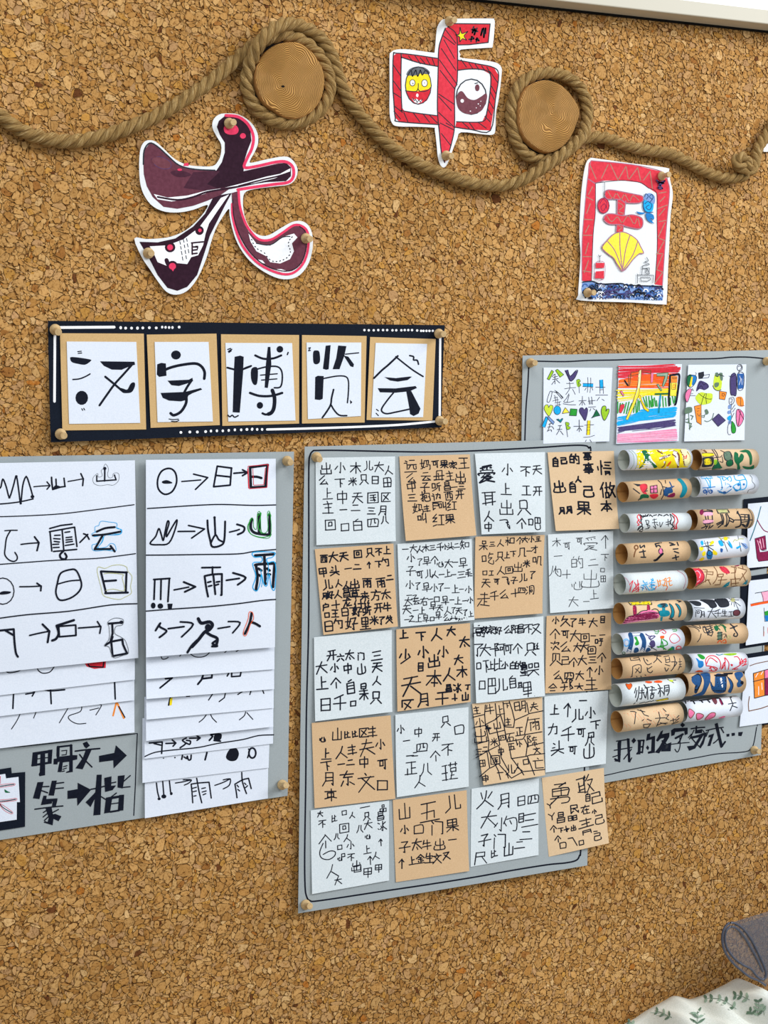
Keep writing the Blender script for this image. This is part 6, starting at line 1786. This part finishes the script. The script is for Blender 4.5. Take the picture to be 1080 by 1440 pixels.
('L', 868.1, 905.6, 953.7, 898.4, 14.9, 'white', 'white rolled paper with a thick blue arch and coloured rings, left column', zE+'''
Z c 5 270,100 310,85 345,120 330,175 290,185 262,150
O s 5 305,140,30,40
C u 34 355,20 375,90 365,170 335,270
C u 26 350,22 430,20 500,20 530,60
C u 34 515,30 545,100 545,180 520,255
N G 410,65 440,50 460,90 480,150 440,175 420,150 440,110
N u 405,270 420,210 460,205 475,250 440,275
C v 8 570,15 620,45 690,40|610,60 640,90 700,50|650,40 620,80
N v 620,150 660,100 695,120 700,180 660,200
N u 565,260 590,210 620,205 640,240 600,262
S n 6 640,80 650,220|610,180 720,240
N O 770,45 825,40 820,75 780,80
C G 8 790,80 780,180 740,200|730,190 800,200 850,230|810,90 860,120 870,160 820,180 770,180|800,120 820,230
N G 870,240 920,205 950,210 940,245 890,250
N t 920,195 960,190 965,230 945,240
Z R 5 900,80 930,25 980,15 1030,60 1040,100 980,140 930,130
Z R 7 990,220 1010,185 1050,190 1055,220 1010,230
O e 5 265,280,22,15
'''+zC+'''
C G 5 630,960 660,975 690,960 670,1000 640,990|860,950 910,945 910,965 870,970
C R 5 700,970 740,950 780,980 760,1000 730,980'''),
('R', 962.9, 894.1, 1042.7, 890.3, 14.4, 'kraft', 'kraft rolled paper with small dark green box characters, right column', zD+'''
C k 5 150,840 220,850 270,880 275,900|190,825 260,850 295,860 280,830|300,925 285,980 255,1020
Z k 5 320,840 370,870 400,900 340,910
S k 6 330,850 430,830|350,880 430,850|360,910 440,870|380,920 440,900 420,950 380,930|400,820 430,900|340,835 380,940
N e 450,845 490,830 500,880 470,890
S e 6 450,840 520,830|470,820 520,880|520,815 580,850 585,890|540,810 590,850|560,840 590,900
N f 495,910 540,905 540,990 495,990
S K 6 490,915 545,910|490,950 545,945|490,990 545,985|500,905 500,995|538,905 538,990
O S 5 625,965,18,20
C k 4 545,930 590,930 570,970|590,930 600,970
C O 6 550,1010 580,990 590,1030 560,1030|490,1030 520,1000 540,1030
C k 8 640,810 680,840 720,830|640,860 690,850|670,840 700,890 725,930 710,955 680,945 690,920'''),
('L', 867, 940.3, 954.3, 932.9, 14.6, 'kraft', 'kraft rolled paper with thin black characters in two lines, left column', zE+'''
S k 6 355,345 365,380 480,370|470,325 495,390|400,350 470,340
C k 7 540,345 560,400 600,440 650,420|580,370 600,390
S k 7 690,310 780,320|730,310 720,370 680,410|730,350 790,410
S k 6 820,330 890,315|840,345 850,410 905,400 895,335|845,375 900,365|840,435 905,455
C k 6 380,600 390,530 390,465|390,465 450,440 505,450 505,540 480,550|430,495 490,545|480,480 430,550
C k 7 590,480 600,530 640,550 665,525|655,465 600,500
C k 7 835,480 855,530 885,490
C k 7 960,320 975,380 960,470 920,525|925,400 1000,405 970,460
S k 5 1020,400 1070,395|1030,440 1070,430|1040,350 1045,460 1015,515|1025,470 1070,465
S k 6 365,610 385,600|440,600 450,610|500,598 512,606|560,580 572,590'''),
('R', 964.4, 933.3, 1043.4, 930.7, 13.9, 'white', 'white rolled paper with green leaf, blue pear and pink outlines, right column', zF+'''
C g 4 170,245 220,290 235,350 210,420 180,445
N G 285,245 320,240 365,265 370,290 330,295
N b 268,285 290,290 310,310 350,320 355,370 320,395 295,380 290,330
N O 260,440 300,420 340,425 345,440
C R 6 385,360 380,300 420,260 480,260 530,300 550,360 540,400|385,360 430,280 510,330|385,370 450,380 500,420|420,400 460,380 510,400 480,430 420,425|430,385 450,430|555,410 590,330 600,410|600,280 640,340 635,410|590,280 600,330 570,400
N R 660,350 685,355 680,375 665,370
C R 6 680,410 740,380 780,350|700,270 740,270 770,320 760,350|780,290 800,340 770,340 830,290 820,350 790,370 840,350|760,330 840,320|700,410 740,405
N l 570,240 640,230 720,228 720,245 650,255
C t 5 500,240 530,250 570,240'''),
('L', 865.5, 978, 954.3, 968.4, 15.9, 'note', 'white rolled paper with a red heart and black writing, left column', zE+'''
N O 295,705 335,710 365,700 380,730 345,780 315,755
Z T 6 295,705 335,710 365,700 380,730 345,780 315,755
C k 8 435,760 415,830|450,790 430,890|480,740 470,870 445,945|500,800 545,790|480,830 550,820|520,760 515,900 490,910|540,830 560,890|545,715 590,780 580,830|560,760 620,750|595,770 600,915|580,840 570,900|640,740 690,760|630,790 720,785|660,740 655,840|640,840 690,830|640,860 680,850 670,900 640,905 640,860|740,770 800,760|740,710 770,760 770,880|770,780 745,840|790,800 820,840|825,730 890,720|830,740 825,860|890,720 895,800 870,860|840,760 880,750|845,790 880,780|845,810 880,800
N O 560,675 590,665 650,670 655,690 600,695
S k 6 570,680 640,685
N O 685,670 740,655 795,665 790,685 720,690
S k 6 690,680 780,665
N L 885,650 940,650 950,668 920,675
S k 5 870,640 960,690|950,650 990,650
F y 700,935 880,898 880,918 740,945
S k 5 700,935 880,898 880,918 720,945|400,985 430,965|480,975 560,955|560,965 640,940|640,950 690,930'''),
('R', 958, 963.1, 1038.5, 958.4, 16.2, 'kraft', 'kraft rolled paper with thick dark blue brush marks, right column', zF+'''
N u 225,500 280,470 320,490 330,560 290,620 280,675 250,665 265,600 225,550
N n 260,600 290,590 280,675 252,670
C n 8 225,500 300,465 330,540 275,670
N u 320,460 420,455 430,540 400,620 350,700 240,715 230,705 330,660 360,560 345,500
F n 320,455 430,455 420,480 340,490
N u 420,480 440,560 480,600 490,470 560,460 610,490 610,640 550,680 480,670 440,620
N n 480,470 620,460 610,490 500,490
S K 6 440,560 480,670|500,480 520,600|600,480 605,640|460,650 600,655
N w 540,520 560,510 575,600 560,610
N u 620,490 670,540 685,600 660,670 630,660 655,590
C K 5 620,490 670,540 688,600 660,672
F n 570,450 690,445 680,465 600,470
N u 705,450 780,440 800,480 770,520 800,560 780,600 740,610 730,570 745,540 720,510
F n 760,400 800,395 800,440 770,430
N n 780,540 805,550 800,580 770,570'''),
('L', 867.5, 1014.8, 952.2, 1002.5, 15.0, 'kraft3', 'kraft rolled paper speckled with red dots and thin writing, left column', zE+'''
S O 4 '''+'|'.join('%d,%d %d,%d' % (x, y-(x-260)*.09, x+5, y-(x-260)*.09+5) for x, y in [(270+((i*137) % 760), 1110+((i*71) % 200)) for i in range(70)])+'''
C k 6 360,1085 410,1085 440,1100|430,1110 425,1180 415,1255
S k 6 455,1060 560,1090|500,1060 550,1130 610,1150|520,1215 545,1195|590,1190 650,1215|540,1265 640,1255 600,1310 545,1310 540,1265
S k 6 750,1090 770,1180 720,1290|705,1180 840,1170|770,1240 850,1260|810,1045 850,1085|845,1130 890,1130 850,1180 890,1200|730,1275 790,1250 870,1245|910,1215 990,1190|950,1180 960,1270|1000,1170 1030,1140|980,1220 1030,1180|930,1260 1020,1225'''),
('R', 957.5, 1001, 1034.8, 992.9, 14.8, 'white', 'white rolled paper with a row of pink hearts, bottom of the right column', zF+'''
N P 195,855 250,890 245,920 210,960 185,925
N P 275,915 310,905 355,925 340,955 285,978
N P 370,975 430,905 485,900 480,940 420,970
N P 520,960 580,935 600,945 570,958
Z T 5 195,855 250,890 245,920 210,960 185,925
Z T 5 275,915 310,905 355,925 340,955 285,978
Z T 5 370,975 430,905 485,900 480,940 420,970
S k 9 105,768 180,765|150,770 155,790|210,765 300,755|240,770 255,795|310,760 430,745|330,765 345,780|400,755 425,780
N x 445,740 490,735 510,780 485,805
C K 7 440,740 500,735 540,740 575,800
N V 530,745 560,770 570,815 550,800
S k 6 655,725 680,790|635,800 720,785|690,790 655,875|680,820 735,840|660,720 670,725'''),
]
for i, (side, ax, ay, bx, by, r, mm, lab, txt) in enumerate(ROLLS):
    R_ = Roll((ax, ay), (bx, by), r, HR+.0012)
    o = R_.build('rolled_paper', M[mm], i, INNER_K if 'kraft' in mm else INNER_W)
    tag(o, lab, 'rolled paper', 'rolled paper tubes on the right board')
    k = Ink(R_, 200+i); k.wk = 1.75
    if 'Z c 3' and txt: k.run(txt)
    k.done('felt_pen_drawing', o)
# ---------------------------------------------------------------- bottom right corner: printed cloth and a roll of clear plastic
def cloth():
    m, nt, b = mat('printed_cotton', 0.9, 0.15)
    g = nd(nt, 'ShaderNodeNewGeometry'); n = nd(nt, 'ShaderNodeTexNoise'); n.inputs['Scale'].default_value = 900; nt.links.new(g.outputs['Position'], n.inputs['Vector'])
    r = ramp(nt, n.outputs['Fac'], [(.3, srgb(214, 218, 206)), (.7, srgb(232, 234, 226))]); nt.links.new(r.outputs[0], b.inputs['Base Color']); bump(nt, b, n.outputs['Fac'], .3, .0005)
    sil = catmull(P_('780,1500 820,1470 860,1452 884,1437 905,1425 922,1415 937,1409 949,1402.5 960,1402 972,1406 985,1403 1005,1393 1025,1381.5 1038,1377.5 1050,1379 1064,1389 1085,1408 1120,1440 1180,1480 1280,1530'), 6)
    nT = 30; V = []; S = len(sil); rr = random.Random(4)
    top = on_wall(sil, .022); XD = on_wall([(1044, 1380)], .03)[0][0]
    for j in range(nT+1):
        t = j/nT; y = .014+.22*t
        for i, p in enumerate(top):
            s = p[0]
            z = p[2]+.006*math.sin(t*5.0)*(1-t)-.10*t*t
            z += .0055*math.sin(s*95+t*7+1.5*math.sin(s*40))*min(1, t*5)+.004*math.sin(s*210-t*13)*min(1, t*4)
            z -= .010*math.exp(-((s-.335+.10*t)/.010)**2)*min(1, t*8)
            if j == 0: z -= .012
            z -= .014*min(1, max(0, (s-XD)/.02))*min(1, t*8)
            x = s*1.0+(.006*math.sin(t*9+s*30))*t
            V.append((x, -y, z))
    F = [(j*S+i, (j+1)*S+i, (j+1)*S+i+1, j*S+i+1) for j in range(nT) for i in range(S-1)]
    o = new_mesh('cloth', V, F, m, smooth=True)
    # hanging front and sides down to the table it covers
    so = o.modifiers.new('thickness', 'SOLIDIFY'); so.thickness = .0015; so.offset = -1
    tag(o, 'white cotton cloth printed with green leaf sprigs, bunched at the bottom right corner', 'cloth')
    from mathutils.bvhtree import BVHTree
    bv = BVHTree.FromPolygons([Vector(v) for v in V], F)
    class Cl:
        step = 4.0
        def proj(s, P, lift):
            d = ray(P); out = []
            for q in d:
                q = Vector(q); q.normalize(); loc, nn, _, _ = bv.ray_cast(Vector(CAM), q)
                out.append(np.array(loc-q*(lift+.0009)) if loc else CAM+np.array(q)*1.3)
            return np.array(out)
        def axes(s): return np.array([1, 0]), np.array([0, 1])
    leaf = lambda x, y, a, l, w_: 'N %s %s' % (rr.choice('fhfh'), ' '.join('%g,%g' % (x+u*math.cos(a)-v*math.sin(a), y+u*math.sin(a)+v*math.cos(a)) for u, v in [(0, 0), (l*.35, w_), (l*.8, w_*.7), (l, 0), (l*.8, -w_*.7), (l*.35, -w_)]))
    T = ['@880,1270,5.4']
    def sprig(pts, n, ll, ww):
        P = catmull([np.array(p, float) for p in pts], 8)
        T.append('S f 4 '+' '.join('%g,%g' % tuple(p) for p in P))
        for k in range(n):
            f = (k+.6)/n*(len(P)-1); p = P[int(f)]; q = P[min(int(f)+1, len(P)-1)]; q0 = P[max(int(f)-1, 0)]; a = math.atan2(q[1]-q0[1], q[0]-q0[0])
            for sgn in (1, -1):
                T.append(leaf(p[0], p[1], a+sgn*1.0, ll*(1-.3*k/n), ww))
    sprig([(840, 805), (780, 760), (720, 730), (650, 722), (600, 725)], 5, 46, 11)
    sprig([(545, 930), (545, 890), (548, 850), (540, 830)], 3, 70, 9)
    sprig([(350, 870), (310, 850), (270, 830), (220, 815)], 3, 45, 8)
    sprig([(940, 735), (900, 715), (860, 700), (820, 700)], 3, 48, 11)
    sprig([(1005, 860), (1000, 820), (1010, 780), (1005, 735)], 4, 50, 10)
    sprig([(960, 850), (955, 830), (940, 820)], 2, 45, 10)
    T.append('S f 4 1050,850 1045,800 1065,780'); T.append(leaf(1040, 820, -1.2, 46, 15))
    sprig([(60, 930), (40, 905), (20, 900)], 2, 30, 10)
    T.append('S h 3 185,830 260,832 340,862'); T.append('S h 3 230,852 300,852 350,866')
    k = Ink(Cl(), 9); k.run('\n'.join(T)); k.done('leaf_print', o)
    return V
cloth()
def box_table():
    m = paper_mat('painted_chest', srgb(210, 208, 200), srgb(220, 218, 210), 60)
    p = on_wall([(700, 1560), (1500, 1600)], 0.02); x0, x1 = p[0][0], p[1][0]+.1; zt = min(p[0][2], p[1][2])-.02
    t = empty('storage_chest', ((x0+x1)/2, -.16, 0)); tag(t, 'pale chest under the printed cloth, below the bottom right corner', 'chest')
    def bx(name, a, b):
        v = [(x, y, z) for z in (a[2], b[2]) for x, y in ((a[0], a[1]), (b[0], a[1]), (b[0], b[1]), (a[0], b[1]))]
        o = new_mesh(name, v, [(3, 2, 1, 0), (4, 5, 6, 7), (0, 1, 5, 4), (1, 2, 6, 5), (2, 3, 7, 6), (3, 0, 4, 7)], m, t); o.data.transform(Matrix.Translation((-(x0+x1)/2, .16, 0))); return o
    bx('body', (x0, -.30, 0), (x1, -.012, zt-.02)); bx('lid', (x0-.01, -.31, zt-.02), (x1+.01, -.010, zt))
box_table()
def plastic():
    m = bpy.data.materials.new('clear_vinyl'); m.use_nodes = True; nt = m.node_tree; nt.nodes.clear()
    out = nd(nt, 'ShaderNodeOutputMaterial'); tr = nd(nt, 'ShaderNodeBsdfTransparent'); tr.inputs[0].default_value = (.86, .87, .90, 1)
    gl = nd(nt, 'ShaderNodeBsdfGlossy'); gl.inputs['Roughness'].default_value = .12; gl.inputs[0].default_value = (.85, .9, 1, 1)
    df = nd(nt, 'ShaderNodeBsdfDiffuse'); df.inputs[0].default_value = srgb(142, 144, 152)
    fr = nd(nt, 'ShaderNodeLayerWeight'); fr.inputs[0].default_value = .12
    mx = nd(nt, 'ShaderNodeMixShader'); mx2 = nd(nt, 'ShaderNodeMixShader'); mx2.inputs[0].default_value = .2
    nt.links.new(tr.outputs[0], mx2.inputs[1]); nt.links.new(df.outputs[0], mx2.inputs[2])
    nt.links.new(fr.outputs['Fresnel'], mx.inputs[0]); nt.links.new(mx2.outputs[0], mx.inputs[1]); nt.links.new(gl.outputs[0], mx.inputs[2]); nt.links.new(mx.outputs[0], out.inputs[0])
    me_, nt3, b3 = mat('vinyl_edge', .35, .5); b3.inputs['Base Color'].default_value = srgb(72, 76, 90)
    o_ = (880, 1270, 5.4)
    # the sheet's cut end, drawn as one continuous spiral; it stands about 6 cm in front of the wall
    loop = '1060,625 1010,590 940,560 870,505 800,440 750,360 732,280 742,205 785,152 840,158 900,205 960,290 1010,390 1050,480 1065,540 1045,580 1000,560 950,500 890,470 825,420 770,345 752,270 765,205 805,178 850,200 905,265 955,350 1000,430 1040,520'
    P = catmull(crop(o_, P_(loop)), 5); h = .055
    A = on_wall(P, h); ax = np.array([1.0, .02, .01]); ax /= np.linalg.norm(ax)
    n = len(A); V = []; K = 14; Lg = .34
    for k in range(K+1): V += [a+ax*Lg*k/K for a in A]
    F = [(k*n+i, k*n+i+1, (k+1)*n+i+1, (k+1)*n+i) for k in range(K) for i in range(n-1)]
    t = new_mesh('plastic_roll', V, F, m, smooth=True)
    tag(t, 'loosely rolled clear plastic sheet with bluish edges at the lower right edge', 'plastic sheet')
    # the thick cut edge
    Vv = []; Ff = []; N = len(A)
    for i in range(N):
        a = A[max(i-1, 0)]; b = A[min(i+1, N-1)]; tn = (b-a)/np.linalg.norm(b-a); s = np.cross(tn, ax); s /= np.linalg.norm(s); q = np.cross(s, tn)
        for j in range(6): Vv.append(A[i]+(s*math.cos(j*math.pi/3)*.0014+q*math.sin(j*math.pi/3)*.0012))
    for i in range(N-1):
        for j in range(6): Ff.append((i*6+j, i*6+(j+1) % 6, (i+1)*6+(j+1) % 6, (i+1)*6+j))
    new_mesh('cut_edge', Vv, Ff, me_, t, smooth=True)
plastic()
# a scrap of clear tape by the rope's right end, and a bit of white lint on the rope
def scraps():
    m, nt, b = mat('clear_tape', .15, .6); b.inputs['Base Color'].default_value = srgb(196, 190, 182)
    o = slab('tape_scrap', P_('1071,208 1077,203 1090,199 1092,211 1082,213.5 1074,213.5'), .003, .0004, m); tag(o, 'small shiny scrap of clear tape right beside the rope knot at the edge', 'tape')
scraps()
